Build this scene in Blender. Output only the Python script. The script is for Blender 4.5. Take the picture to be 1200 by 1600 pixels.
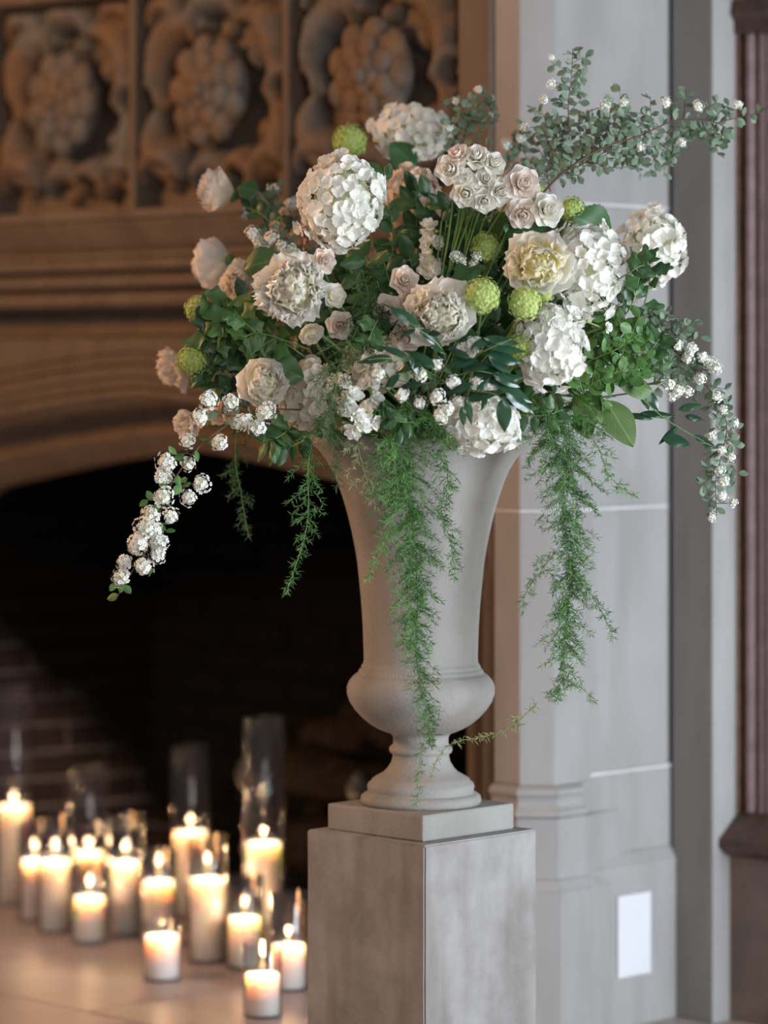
import bpy, bmesh, math, random
from mathutils import Vector, Matrix, Quaternion, noise
for o in list(bpy.data.objects): bpy.data.objects.remove(o)
SC = bpy.context.scene
COL = SC.collection
PI = math.pi
# ------------------------------------------------------------------ camera
F = 5200.0; CZ = 1.47; HOR = 580.0           # focal length in px, eye height, horizon row
cam = bpy.data.objects.new('camera', bpy.data.cameras.new('camera')); COL.objects.link(cam)
cam.location = (0, 0, CZ); cam.rotation_euler = (PI/2, 0, 0)
cd = cam.data; cd.sensor_fit = 'VERTICAL'; cd.sensor_height = 36; cd.lens = F/1600*36
cd.shift_y = -(800-HOR)/1600; cd.clip_end = 60
cd.dof.use_dof = True; cd.dof.focus_distance = 6.5; cd.dof.aperture_fstop = 1.35
SC.camera = cam
# ------------------------------------------------------------------ world, light, exposure
w = bpy.data.worlds.new('world'); SC.world = w; w.use_nodes = True
w.node_tree.nodes['Background'].inputs[0].default_value = (0.80, 0.84, 1.0, 1)
w.node_tree.nodes['Background'].inputs[1].default_value = 0.17
def area(name, loc, target, size, power, col, sy=None):
    l = bpy.data.lights.new(name, 'AREA'); l.energy = power; l.color = col
    l.shape = 'RECTANGLE'; l.size = size; l.size_y = sy or size
    o = bpy.data.objects.new(name, l); COL.objects.link(o); o.location = loc
    o.rotation_euler = (Vector(target)-Vector(loc)).to_track_quat('-Z', 'Y').to_euler(); return o
area('window_daylight', (3.6, 4.2, 1.0), (0.3, 7.0, 0.8), 1.6, 178, (0.80, 0.89, 1.0), 1.8)
area('room_daylight', (1.9, -0.6, 2.6), (0.0, 6.8, 1.2), 2.6, 100, (1.0, 0.98, 0.96), 2.2)
area('hall_lamp', (-3.4, 6.6, 3.1), (-0.2, 7.6, 1.6), 0.7, 74, (1.0, 0.50, 0.19))
SC.view_settings.view_transform = 'Standard'; SC.view_settings.look = 'None'
SC.view_settings.gamma = 1; SC.view_settings.use_curve_mapping = False
SC.view_settings.exposure = 0.42
# ------------------------------------------------------------------ helpers
def at(px, py, Y): return Vector(((px-600)*Y/F, Y, CZ+(HOR-py)*Y/F))
def lerp(a, b, t): return a+(b-a)*t
def nz(p, s=0): return noise.noise(Vector(p)+Vector((s*7.3, s*3.1, s*1.7)))
WM = {}
class MB:
    def __init__(s): s.v = []; s.f = []
    def add(s, vs, fs, M=None):
        n = len(s.v)
        s.v += [(M @ Vector(v))[:] if M else tuple(v) for v in vs]
        s.f += [tuple(i+n for i in f) for f in fs]; return s
    def box(s, a, b, M=None):
        x0, y0, z0 = a; x1, y1, z1 = b
        return s.add([(x0,y0,z0),(x1,y0,z0),(x1,y1,z0),(x0,y1,z0),(x0,y0,z1),(x1,y0,z1),(x1,y1,z1),(x0,y1,z1)],
              [(0,3,2,1),(4,5,6,7),(0,1,5,4),(1,2,6,5),(2,3,7,6),(3,0,4,7)], M)
    def prism(s, poly, z0, z1, poly2=None):
        n = len(poly); p2 = poly2 or poly
        vs = [(x,y,z0) for x,y in poly]+[(x,y,z1) for x,y in p2]
        fs = [(i,(i+1)%n,n+(i+1)%n,n+i) for i in range(n)]+[tuple(range(n))[::-1], tuple(range(n,2*n))]
        return s.add(vs, fs)
    def extrude_x(s, prof, x0, x1):      # prof: (y,z) loop
        n = len(prof)
        vs = [(x0,y,z) for y,z in prof]+[(x1,y,z) for y,z in prof]
        fs = [(i,(i+1)%n,n+(i+1)%n,n+i) for i in range(n)]+[tuple(range(n))[::-1], tuple(range(n,2*n))]
        return s.add(vs, fs)
    def grid(s, rows, closed=False):
        n = len(s.v); m = len(rows[0])
        for r in rows: s.v += [tuple(p) for p in r]
        for i in range(len(rows)-1):
            for j in range(m if closed else m-1):
                k = (j+1) % m
                s.f.append((n+i*m+j, n+i*m+k, n+(i+1)*m+k, n+(i+1)*m+j))
        return s
    def tube(s, pts, r, seg=6, r1=None):
        rows = []; N = len(pts); up = Vector((0.13,0.31,0.94)).normalized()
        for i, p in enumerate(pts):
            d = (pts[min(i+1,N-1)]-pts[max(i-1,0)]).normalized()
            a = d.cross(up)
            if a.length < 1e-3: a = d.cross(Vector((1,0,0)))
            a.normalize(); b = d.cross(a); rr = lerp(r, r if r1 is None else r1, i/max(1,N-1))
            rows.append([p+a*math.cos(2*PI*k/seg)*rr+b*math.sin(2*PI*k/seg)*rr for k in range(seg)])
        return s.grid(rows, True)
    def lathe(s, prof, seg=48, M=None):  # (r,z)
        t = MB(); t.grid([[(r*math.cos(2*PI*k/seg), r*math.sin(2*PI*k/seg), z) for k in range(seg)] for r, z in prof], True)
        return s.add(t.v, t.f, M)
    def mesh(s, name, smooth=True):
        me = bpy.data.meshes.new(name); me.from_pydata(s.v, [], s.f); me.validate()
        bm = bmesh.new(); bm.from_mesh(me); bmesh.ops.recalc_face_normals(bm, faces=bm.faces); bm.to_mesh(me); bm.free()
        me.polygons.foreach_set('use_smooth', [smooth]*len(me.polygons)); return me
def tag(o, label=None, cat=None, group=None, kind=None):
    if label: o['label'] = label
    if cat: o['category'] = cat
    if group: o['group'] = group
    if kind: o['kind'] = kind
    return o
def put(name, me, m=None, parent=None, M=None, bevel=0):
    o = bpy.data.objects.new(name, me); COL.objects.link(o)
    if m and not me.materials: me.materials.append(m)
    if parent: o.parent = parent
    if M is not None: o.matrix_local = M; 
    if bevel:
        b = o.modifiers.new('b','BEVEL'); b.width = bevel; b.segments = 2; b.limit_method = 'ANGLE'
    return o
def empty(name, M=None, label=None, cat=None, group=None):
    o = bpy.data.objects.new(name, None); COL.objects.link(o); o.empty_display_size = 0.05
    M = M or Matrix.Identity(4); o.matrix_world = M; o.matrix_basis = M; WM[o.name] = M
    return tag(o, label, cat, group)
def world_part(name, mb, m, root, smooth=True, **k):   # verts given in world space, stored in the thing's space
    me = mb.mesh(name, smooth); me.transform(WM[root.name].inverted()); return put(name, me, m, root, **k)
def frame(loc, face, spin=0.0):
    q = Vector((0,0,1)).rotation_difference(Vector(face).normalized())
    return Matrix.Translation(loc) @ q.to_matrix().to_4x4() @ Matrix.Rotation(spin, 4, 'Z')
def bez(a, b, c, n=8): return [a*(1-t)**2+b*2*t*(1-t)+c*t*t for t in [i/(n-1) for i in range(n)]]
def cat_path(pts, n=6):
    out = []; P = [pts[0]]+list(pts)+[pts[-1]]
    for i in range(1, len(P)-2):
        p0,p1,p2,p3 = P[i-1:i+3]
        for k in range(n):
            t = k/n
            out.append(0.5*((2*p1)+(p2-p0)*t+(2*p0-5*p1+4*p2-p3)*t*t+(3*p1-p0-3*p2+p3)*t**3))
    out.append(pts[-1]); return out
# ------------------------------------------------------------------ materials
def newmat(name):
    m = bpy.data.materials.new(name); m.use_nodes = True; nt = m.node_tree
    return m, nt, nt.nodes['Principled BSDF'], nt.nodes['Material Output']
def N(nt, t, **k):
    n = nt.nodes.new(t)
    for a, b in k.items(): setattr(n, a, b)
    return n
def ramp(nt, fac, stops):
    r = N(nt, 'ShaderNodeValToRGB'); e = r.color_ramp.elements
    while len(e) < len(stops): e.new(0.5)
    for i, (p, c) in enumerate(stops): e[i].position = p; e[i].color = (*c, 1)
    nt.links.new(fac, r.inputs[0]); return r.outputs[0]
def mixc(nt, f, a, b, mode='MIX'):
    n = N(nt, 'ShaderNodeMix', data_type='RGBA', blend_type=mode)
    if isinstance(f, float): n.inputs[0].default_value = f
    else: nt.links.new(f, n.inputs[0])
    for s, v in ((6, a), (7, b)):
        if isinstance(v, tuple): n.inputs[s].default_value = (*v, 1)
        else: nt.links.new(v, n.inputs[s])
    return n.outputs[2]
def stone(name, c0, c1, dark, scale=3.0, bump=0.25, streak=True, rough=0.8):
    m, nt, b, out = newmat(name); L = nt.links.new
    g = N(nt, 'ShaderNodeNewGeometry')
    n1 = N(nt, 'ShaderNodeTexNoise'); n1.inputs['Scale'].default_value = scale; n1.inputs['Detail'].default_value = 7; n1.inputs['Roughness'].default_value = .62
    L(g.outputs['Position'], n1.inputs['Vector'])
    c = ramp(nt, n1.outputs['Fac'], [(0.3, c0), (0.7, c1)])
    if streak:
        mp = N(nt, 'ShaderNodeMapping'); mp.inputs['Scale'].default_value = (9, 9, 1.6); L(g.outputs['Position'], mp.inputs['Vector'])
        n2 = N(nt, 'ShaderNodeTexNoise'); n2.inputs['Scale'].default_value = 1.3; n2.inputs['Detail'].default_value = 6; L(mp.outputs[0], n2.inputs['Vector'])
        c = mixc(nt, ramp(nt, n2.outputs['Fac'], [(0.48, (0,0,0)), (0.75, (.7,.7,.7))]), c, dark)
    L(c, b.inputs['Base Color']); b.inputs['Roughness'].default_value = rough
    n3 = N(nt, 'ShaderNodeTexNoise'); n3.inputs['Scale'].default_value = 160; n3.inputs['Detail'].default_value = 4; L(g.outputs['Position'], n3.inputs['Vector'])
    bp = N(nt, 'ShaderNodeBump'); bp.inputs['Strength'].default_value = bump; bp.inputs['Distance'].default_value = .003
    L(n3.outputs['Fac'], bp.inputs['Height']); L(bp.outputs[0], b.inputs['Normal']); return m
def plain(name, c, rough=0.6, var=0.15, scale=20, metallic=0, bump=0):
    m, nt, b, out = newmat(name); g = N(nt, 'ShaderNodeNewGeometry'); L = nt.links.new
    n1 = N(nt, 'ShaderNodeTexNoise'); n1.inputs['Scale'].default_value = scale; n1.inputs['Detail'].default_value = 4; L(g.outputs['Position'], n1.inputs['Vector'])
    L(ramp(nt, n1.outputs['Fac'], [(0.3, tuple(x*(1-var) for x in c)), (0.7, tuple(min(1, x*(1+var)) for x in c))]), b.inputs['Base Color'])
    b.inputs['Roughness'].default_value = rough; b.inputs['Metallic'].default_value = metallic
    if rough > .75: b.inputs['Specular IOR Level'].default_value = .1
    if bump:
        bp = N(nt, 'ShaderNodeBump'); bp.inputs['Strength'].default_value = bump; bp.inputs['Distance'].default_value = .004
        L(n1.outputs['Fac'], bp.inputs['Height']); L(bp.outputs[0], b.inputs['Normal'])
    return m
def petal_mat(name, base, tip, trans=0.35, pos=0.35, axis=2, rnd=0.06):
    m, nt, b, out = newmat(name); L = nt.links.new
    tc = N(nt, 'ShaderNodeTexCoord'); sp = N(nt, 'ShaderNodeSeparateXYZ'); L(tc.outputs['Generated'], sp.inputs[0])
    c = ramp(nt, sp.outputs[axis], [(0.0, base), (pos, tip)])
    oi = N(nt, 'ShaderNodeObjectInfo')
    c = mixc(nt, ramp(nt, oi.outputs['Random'], [(0, (0,0,0)), (1, (rnd*4,)*3)]), c, tuple(lerp(x, y, .55) for x, y in zip(tip, base)))
    L(c, b.inputs['Base Color']); b.inputs['Roughness'].default_value = .55
    t = N(nt, 'ShaderNodeBsdfTranslucent'); L(c, t.inputs['Color'])
    mx = N(nt, 'ShaderNodeMixShader'); mx.inputs[0].default_value = trans
    L(b.outputs[0], mx.inputs[1]); L(t.outputs[0], mx.inputs[2]); L(mx.outputs[0], out.inputs['Surface']); return m
def leaf_mat(name, dark, light, rough=0.45, trans=0.18, vein=None):
    m, nt, b, out = newmat(name); L = nt.links.new
    oi = N(nt, 'ShaderNodeObjectInfo'); g = N(nt, 'ShaderNodeNewGeometry')
    n1 = N(nt, 'ShaderNodeTexNoise'); n1.inputs['Scale'].default_value = 25; L(g.outputs['Position'], n1.inputs['Vector'])
    ad = N(nt, 'ShaderNodeMath', operation='MULTIPLY_ADD'); L(oi.outputs['Random'], ad.inputs[0]); ad.inputs[1].default_value = .6
    mu = N(nt, 'ShaderNodeMath', operation='MULTIPLY_ADD'); L(n1.outputs['Fac'], mu.inputs[0]); mu.inputs[1].default_value = .8; mu.inputs[2].default_value = -.2
    L(mu.outputs[0], ad.inputs[2])
    c = ramp(nt, ad.outputs[0], [(0.1, dark), (0.9, light)])
    if vein:
        tc = N(nt, 'ShaderNodeTexCoord'); sp = N(nt, 'ShaderNodeSeparateXYZ'); L(tc.outputs['Generated'], sp.inputs[0])
        s1 = N(nt, 'ShaderNodeMath', operation='SUBTRACT'); L(sp.outputs[1], s1.inputs[0]); s1.inputs[1].default_value = .5
        s2 = N(nt, 'ShaderNodeMath', operation='ABSOLUTE'); L(s1.outputs[0], s2.inputs[0])
        # side veins: sine of (z*k - |y|*k)
        s3 = N(nt, 'ShaderNodeMath', operation='MULTIPLY_ADD'); L(s2.outputs[0], s3.inputs[0]); s3.inputs[1].default_value = -1.0; L(sp.outputs[2], s3.inputs[2])
        s4 = N(nt, 'ShaderNodeMath', operation='MULTIPLY'); L(s3.outputs[0], s4.inputs[0]); s4.inputs[1].default_value = 55
        s5 = N(nt, 'ShaderNodeMath', operation='SINE'); L(s4.outputs[0], s5.inputs[0])
        f1 = ramp(nt, s5.outputs[0], [(0.9, (0,0,0)), (1.0, (.5,.5,.5))])
        f2 = ramp(nt, s2.outputs[0], [(0.015, (.8,.8,.8)), (0.03, (0,0,0))])
        c = mixc(nt, mixc(nt, 1.0, f1, f2, 'ADD'), c, vein)
    L(c, b.inputs['Base Color']); b.inputs['Roughness'].default_value = rough
    t = N(nt, 'ShaderNodeBsdfTranslucent'); L(c, t.inputs['Color'])
    mx = N(nt, 'ShaderNodeMixShader'); mx.inputs[0].default_value = trans
    L(b.outputs[0], mx.inputs[1]); L(t.outputs[0], mx.inputs[2]); L(mx.outputs[0], out.inputs['Surface']); return m
M = {}
M['surround'] = stone('surround_limestone', (.098,.070,.048), (.150,.110,.078), (.07,.05,.034), 2.6)
M['pier'] = stone('pier_limestone', (.285,.275,.262), (.345,.336,.322), (.24,.230,.216), 2.0)
def frieze_mat():
    m, nt, b, out = newmat('mottled_carved_stone'); L = nt.links.new; g = N(nt, 'ShaderNodeNewGeometry')
    n1 = N(nt, 'ShaderNodeTexNoise'); n1.inputs['Scale'].default_value = 5.5; n1.inputs['Detail'].default_value = 3; L(g.outputs['Position'], n1.inputs['Vector'])
    n2 = N(nt, 'ShaderNodeTexNoise'); n2.inputs['Scale'].default_value = 22; n2.inputs['Detail'].default_value = 4; L(g.outputs['Position'], n2.inputs['Vector'])
    a = ramp(nt, n1.outputs['Fac'], [(0.40, (.16,.095,.05)), (0.60, (.12,.125,.125))])  # brown and blue-grey patches mixed by noise
    c = mixc(nt, ramp(nt, n2.outputs['Fac'], [(0.35, (0,0,0)), (0.7, (.6,.6,.6))]), a, (.07,.05,.035))
    L(c, b.inputs['Base Color']); b.inputs['Roughness'].default_value = .85; return m
M['frieze'] = frieze_mat()
M['joint'] = plain('pale_mortar', (.58,.56,.56), .9, .08)
M['wall'] = stone('side_wall_stone', (.23,.21,.195), (.28,.26,.245), (.19,.175,.16), 2.0)
M['pedestal'] = stone('weathered_cast_stone', (.19,.175,.158), (.36,.347,.33), (.15,.13,.105), 6.0, .35)
M['urn'] = stone('urn_cast_stone', (.262,.250,.225), (.335,.322,.295), (.20,.188,.160), 5.0, .5)
M['floor'] = stone('floor_stone', (.34,.27,.24), (.46,.38,.34), (.30,.20,.14), 3.5, .1, False, .5)
M['slab'] = stone('hearth_slab_stone', (.33,.275,.265), (.47,.41,.40), (.26,.16,.10), 2.2, .12, False, .42)
M['wood'] = plain('stained_oak', (.075,.035,.022), .38, .35, 30)
M['wood2'] = plain('polished_shaft_oak', (.30,.20,.20), .28, .2, 30)
M['wood3'] = plain('faded_oak_apron', (.16,.11,.085), .5, .2, 12)
M['iron'] = plain('black_iron', (.05,.05,.05), .5, .3, 20, .7)
M['bark'] = plain('firewood_bark', (.013,.009,.006), .9, .5, 35, 0, .8)
M['logend'] = plain('cut_log_end', (.03,.018,.011), .8, .3, 60)
M['pale_rect'] = plain('white_rectangle', (.66,.66,.69), .5, .02)
M['wick'] = plain('burnt_wick', (.03,.02,.02), .9, .1)
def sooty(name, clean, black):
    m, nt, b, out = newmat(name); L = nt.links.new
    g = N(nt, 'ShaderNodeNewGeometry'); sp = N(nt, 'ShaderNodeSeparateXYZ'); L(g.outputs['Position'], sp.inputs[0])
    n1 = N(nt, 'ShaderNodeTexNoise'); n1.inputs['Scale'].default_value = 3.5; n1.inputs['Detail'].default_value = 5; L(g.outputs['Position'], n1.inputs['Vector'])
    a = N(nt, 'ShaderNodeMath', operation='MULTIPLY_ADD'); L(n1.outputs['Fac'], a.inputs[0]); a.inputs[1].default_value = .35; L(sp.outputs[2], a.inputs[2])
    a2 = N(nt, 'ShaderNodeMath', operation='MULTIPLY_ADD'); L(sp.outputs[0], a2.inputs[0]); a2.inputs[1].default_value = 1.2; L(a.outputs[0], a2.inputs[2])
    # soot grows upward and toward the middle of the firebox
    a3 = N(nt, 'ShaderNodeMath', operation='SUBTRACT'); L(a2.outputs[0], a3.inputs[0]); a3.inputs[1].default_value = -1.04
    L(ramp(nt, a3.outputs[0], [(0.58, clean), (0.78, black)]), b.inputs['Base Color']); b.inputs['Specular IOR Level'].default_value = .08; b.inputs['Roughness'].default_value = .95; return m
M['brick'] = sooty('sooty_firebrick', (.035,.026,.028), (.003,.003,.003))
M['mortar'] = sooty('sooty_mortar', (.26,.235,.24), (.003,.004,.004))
M['soot'] = plain('soot', (.004,.003,.003), 1, .3)
# petals
M['hyd'] = petal_mat('hydrangea_petal', (.86,.89,.72), (.95,.94,.89), .42, .5, 2)
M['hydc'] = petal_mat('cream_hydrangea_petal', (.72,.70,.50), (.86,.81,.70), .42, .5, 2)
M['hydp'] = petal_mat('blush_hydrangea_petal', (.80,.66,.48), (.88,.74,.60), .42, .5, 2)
M['peony'] = petal_mat('peony_petal', (.94,.90,.66), (.95,.935,.89), .50, .45)
M['peonyi'] = petal_mat('peony_inner_petal', (.97,.90,.48), (.96,.94,.86), .60, .55)
M['peonyy'] = petal_mat('yellow_hearted_petal', (.97,.84,.22), (.96,.94,.80), .60, .75)
M['peonyb'] = petal_mat('blush_peony_petal', (.92,.82,.62), (.93,.88,.81), .48, .4)
M['rose'] = petal_mat('rose_petal', (.92,.87,.68), (.94,.92,.86), .42, .5)
M['roseb'] = petal_mat('blush_rose_petal', (.90,.78,.64), (.93,.85,.78), .42, .5)
M['stock'] = petal_mat('stock_petal', (.85,.88,.65), (.95,.94,.92), .3, .4)
M['stockp'] = petal_mat('peach_stock_petal', (.85,.62,.38), (.90,.70,.52), .3, .4)
M['spirea'] = plain('spirea_floret', (.93,.92,.87), .6, .03)
M['vib'] = leaf_mat('viburnum_lime', (.34,.46,.10), (.62,.72,.26), .6, .2)
M['viby'] = leaf_mat('viburnum_yellow_lime', (.42,.46,.10), (.64,.68,.22), .6, .2)
M['heart'] = plain('peony_heart', (.93,.88,.62), .8, .05)
M['hearty'] = plain('yellow_peony_heart', (.95,.84,.30), .8, .05)
M['core'] = plain('bloom_core', (.50,.54,.34), .8, .2)
M['stem'] = plain('green_stem', (.16,.27,.07), .5, .2)
M['twig'] = plain('brown_twig', (.10,.055,.035), .7, .2)
M['leaf'] = leaf_mat('dark_leaf', (.022,.062,.022), (.065,.16,.045), .42, .15)
M['leafb'] = leaf_mat('bright_leaf', (.045,.125,.03), (.12,.27,.06), .45, .22)
M['leafg'] = leaf_mat('grey_green_leaf', (.13,.20,.13), (.25,.35,.23), .6, .3)
M['leafv'] = leaf_mat('veined_leaf', (.085,.15,.05), (.15,.24,.08), .5, .2, (.24,.33,.13))
M['leafd'] = leaf_mat('veined_dark_leaf', (.025,.08,.025), (.05,.13,.035), .4, .15, (.08,.18,.06))
M['leafm'] = leaf_mat('viburnum_leaf', (.035,.095,.025), (.09,.21,.05), .45, .2)
M['ruscus'] = leaf_mat('glossy_ruscus_leaf', (.012,.045,.022), (.03,.085,.035), .22, .08)
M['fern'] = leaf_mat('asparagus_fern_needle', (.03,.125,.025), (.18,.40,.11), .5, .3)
M['fernd'] = leaf_mat('shaded_fern_needle', (.03,.09,.025), (.09,.20,.05), .5, .2)  # darker copy of the fern green, shade put into the colour
M['ferno'] = leaf_mat('pale_fern_needle', (.20,.24,.10), (.36,.38,.18), .5, .2)
M['foam'] = plain('floral_foam', (.03,.07,.03), .9, .2)
def glassmat():
    m, nt, b, out = newmat('clear_glass'); L = nt.links.new; nt.nodes.remove(b)
    t = N(nt, 'ShaderNodeBsdfTransparent'); t.inputs[0].default_value = (.965,.96,.96,1)
    g = N(nt, 'ShaderNodeBsdfGlossy'); g.inputs['Roughness'].default_value = .03
    f = N(nt, 'ShaderNodeLayerWeight'); f.inputs['Blend'].default_value = .5
    p = N(nt, 'ShaderNodeMath', operation='POWER'); L(f.outputs['Facing'], p.inputs[0]); p.inputs[1].default_value = 4.0
    q = N(nt, 'ShaderNodeMath', operation='MULTIPLY_ADD'); L(p.outputs[0], q.inputs[0]); q.inputs[1].default_value = .75; q.inputs[2].default_value = .06
    mx = N(nt, 'ShaderNodeMixShader'); L(q.outputs[0], mx.inputs[0]); L(t.outputs[0], mx.inputs[1]); L(g.outputs[0], mx.inputs[2])
    L(mx.outputs[0], out.inputs['Surface']); return m
M['glass'] = glassmat()
def waxmat():
    m, nt, b, out = newmat('candle_wax')
    b.inputs['Base Color'].default_value = (.97,.92,.87,1); b.inputs['Roughness'].default_value = .45
    b.inputs['Subsurface Weight'].default_value = 1.0; b.inputs['Subsurface Radius'].default_value = (1.0,.62,.34); b.inputs['Subsurface Scale'].default_value = .032
    return m
M['wax'] = waxmat()
def flamemat():
    m, nt, b, out = newmat('flame')
    b.inputs['Base Color'].default_value = (0,0,0,1); b.inputs['Emission Color'].default_value = (1.0,.62,.26,1); b.inputs['Emission Strength'].default_value = 30
    return m
M['flame'] = flamemat()
# ================================================================== SETTING
random.seed(3)
P0 = Vector((.2976, 7.30, 0)); FM = Matrix.Translation(P0) @ Matrix.Rotation(-PI/4, 4, 'Z')
# fireplace space: x = -t (t runs left along the wall), y = depth into the wall, z up
mb = MB(); mb.box((-7, -1.5, -.10), (5, 11, 0)); tag(put('floor', mb.mesh('floor', False), M['floor']), kind='structure')
fp = empty('fireplace', FM, 'carved limestone fireplace surround with wide arched opening and dark sooty firebox behind the candles', 'fireplace')
def fpart(name, mb, m, smooth=False, bevel=0, parent=None, **k):
    o = put(name, mb.mesh(name, smooth), m, parent or fp, bevel=bevel); tag(o, **k); return o
# hearth slabs
hearth = fpart('hearth', MB().box((-2.9, -1.05, 0), (.02, .78, .042)), M['soot'])
tt = [-.02, .56, 1.22, 1.80, 2.45, 2.9]
for a, b in zip(tt[:-1], tt[1:]):
    for q, (d0, d1) in enumerate(((-1.05,-.62), (-.62,-.05), (-.05,.35), (.35,.78))):
        o = .17*(q % 2)
        s = MB().box((-b+.003-o if b < 2.9 else -b, d0+.003, .03), (-a-.003-(o if a > 0 else 0), d1-.003, .05+random.uniform(-.001,.001)))
        put('slab', s.mesh('slab', False), M['slab'], hearth, bevel=.003)
# arch curves
TC = 1.29
def arch(hw, apex, drop, r, rv, n=40):
    pts = []
    for i in range(n+1):
        a = -1+2*i/n; a = math.copysign(abs(a)**.85, a); x = a*hw; A = abs(x)/hw
        e = max(0, (A-(1-r/hw))/(r/hw)); z = apex-drop*A**1.35-rv*(1-math.sqrt(max(0, 1-e*e)))
        pts.append((x-TC, z))
    return [(pts[0][0], .05)]+pts+[(pts[-1][0], .05)]
O = arch(1.21, 1.435, .15, .24, .28); I = arch(.98, 1.272, .145, .17, .20)
prof = [(0,0),(.03,.012),(.07,.014),(.11,.004),(.16,.006),(.19,.03),(.23,.075),(.32,.115),(.45,.135),(.58,.13),(.66,.112),(.72,.10),(.76,.115),(.80,.125),(1.0,.165),(1.0,.26)]
rows = [[(lerp(o[0], i[0], l), d, lerp(o[1], i[1], l)) for o, i in zip(O, I)] for l, d in prof]
fpart('arch_moulding', MB().grid(rows), M['surround'], True)
# spandrel face above the arch
mb = MB(); zt = 1.556
top = [(x, -.0, zt) for x, z in O[1:-1]]; bot = [(x, 0, z) for x, z in O[1:-1]]
mb.grid([bot, top]); mb.grid([[(x, .26, z) for x, z in O[1:-1]], bot]); fpart('spandrel', mb, M['surround'])
for off, r in ((.030, .010), (.062, .008), (.088, .006)):
    pts = [Vector((x, -.002, z+off)) for x, z in O[1:-1] if z > 1.16]
    fpart('arch_rib', MB().tube(pts, r, 8), M['surround'], True)
# mantel mouldings (running profile)
P = [(-.115,1.862),(-.115,1.842),(-.10,1.836)]
for k in range(7): a = k/6*PI/2; P.append((-.10+.055*math.sin(a), 1.762+.068*(1-math.sin(a))**1.0))
P += [(-.060,1.762),(-.060,1.750)]
def roll(z, y, r):
    return [(y-r*math.sin(PI*k/6), z+r*math.cos(PI*k/6)) for k in range(7)]
P += roll(1.733, -.046, .015)+[(-.028,1.714),(-.028,1.706)]+roll(1.690, -.036, .014)+[(-.016,1.672),(-.016,1.664)]+roll(1.646, -.026, .016)
P += [(-.022,1.628),(.05,1.624),(.065,1.60),(.06,1.562),(.0,1.556),(.0,1.55),(.10,1.55),(.10,1.862)]
fpart('mantel_moulding', MB().extrude_x(P, -2.55, -.175), M['surround'])
# wall body behind, stiles
fpart('breast_wall', MB().box((-2.6, .055, 1.55), (-.077, .9, 2.75)), M['surround'])
fpart('stile', MB().box((-.177, -.012, 1.44), (-.077, .06, 2.75)), M['surround'], bevel=.006)
fpart('stile', MB().box((-2.62, -.02, 1.44), (-2.40, .06, 2.75)), M['surround'], bevel=.006)
fpart('top_rail', MB().extrude_x([(.06,2.75),(-.04,2.75),(-.04,2.46),(-.02,2.445),(-.02,2.41),(0,2.40),(.06,2.39)], -2.4, -.177), M['surround'])
# carved frieze panels: modelled relief
def relief(u, v, sd):
    """u,v in -1..1 ; returns height 0..1"""
    h = 0.0
    arcs = [(-.36,.30,.42,60,235,.20,.95),(.36,.36,.38,-60,120,.19,.8),(-.52,-.30,.34,120,290,.17,.85),(.46,-.30,.36,-110,60,.18,.85),
            (.0,.62,.30,10,200,.16,1.0),(-.66,.70,.22,-20,180,.14,.9),(.68,.72,.22,0,200,.14,.9),(-.70,-.72,.24,0,190,.15,1.0),
            (-.10,-.80,.24,0,180,.14,.8),(.30,-.76,.20,-30,170,.13,.9),(.74,-.74,.22,10,200,.14,.95),(.86,.06,.16,30,300,.11,.8),(-.88,.04,.16,-100,140,.11,.8)]
    for cx, cy, r, a0, a1, wd, hh in arcs:
        dx, dy = u-cx, v-cy; d = math.hypot(dx, dy); a = math.degrees(math.atan2(dy, dx))
        while a < a0: a += 360
        if a <= a1:
            f = (a-a0)/(a1-a0); wl = wd*(.25+.95*math.sin(PI*min(1, f*.9+.08))); q = (d-r)/wl
            if abs(q) < 1: h = max(h, hh*(1-q*q)**.6*(.7+.3*math.sin(f*PI)))
        q = math.hypot(dx-(r*.25), dy)/(wd*.8)
        if q < 1: h = max(h, .55*math.sqrt(1-q*q))
    h += .10*nz((u*3.2, v*3.2, sd))+.05*nz((u*9, v*9, sd))
    return max(0, h)
edges = [.177, .729, 1.280, 1.830, 2.40]
for k, (a, b) in enumerate(zip(edges[:-1], edges[1:])):
    n = 84; rows = []
    for i in range(n+1):
        row = []
        for j in range(n+1):
            u = -1+2*j/n; v = -1+2*i/n
            edge = min(1, (1-max(abs(u), abs(v)))/.05)
            row.append((lerp(-b, -a, j/n), .075-.105*relief(u, v, k)*edge, lerp(1.858, 2.395, i/n)))
        rows.append(row)
    pan = fpart('carved_panel', MB().grid(rows), M['frieze'], True)
    # rose boss in the middle
    cx = -(a+b)/2; cz = 2.145; mb = MB()
    for ring, (n2, rr, sz, dd) in enumerate(((9,.098,.040,-.012),(7,.064,.034,-.026),(5,.030,.024,-.036))):
        for q in range(n2):
            an = 2*PI*q/n2+ring*.5+k; t = MB()
            prof2 = [(max(.001, sz*math.sin(PI*i/6)), -sz*math.cos(PI*i/6)) for i in range(7)]
            t.lathe(prof2, 8); T = Matrix.Translation((cx+rr*math.cos(an), dd, cz+rr*math.sin(an))) @ Matrix.Diagonal((1,.6,1,1))
            mb.add(t.v, t.f, T)
    t = MB().lathe([(.001,-.022),(.015,-.017),(.022,0),(.015,.017),(.001,.022)], 10); mb.add(t.v, t.f, Matrix.Translation((cx,-.045,cz)))
    t = MB().lathe([(.001,0),(.115,0),(.125,.02),(.10,.045),(.001,.05)], 24)
    mb.add(t.v, t.f, Matrix.Translation((cx,.02,cz)) @ Matrix.Rotation(PI/2, 4, 'X'))
    put('rose_boss', mb.mesh('rose_boss'), M['frieze'], pan)
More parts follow.
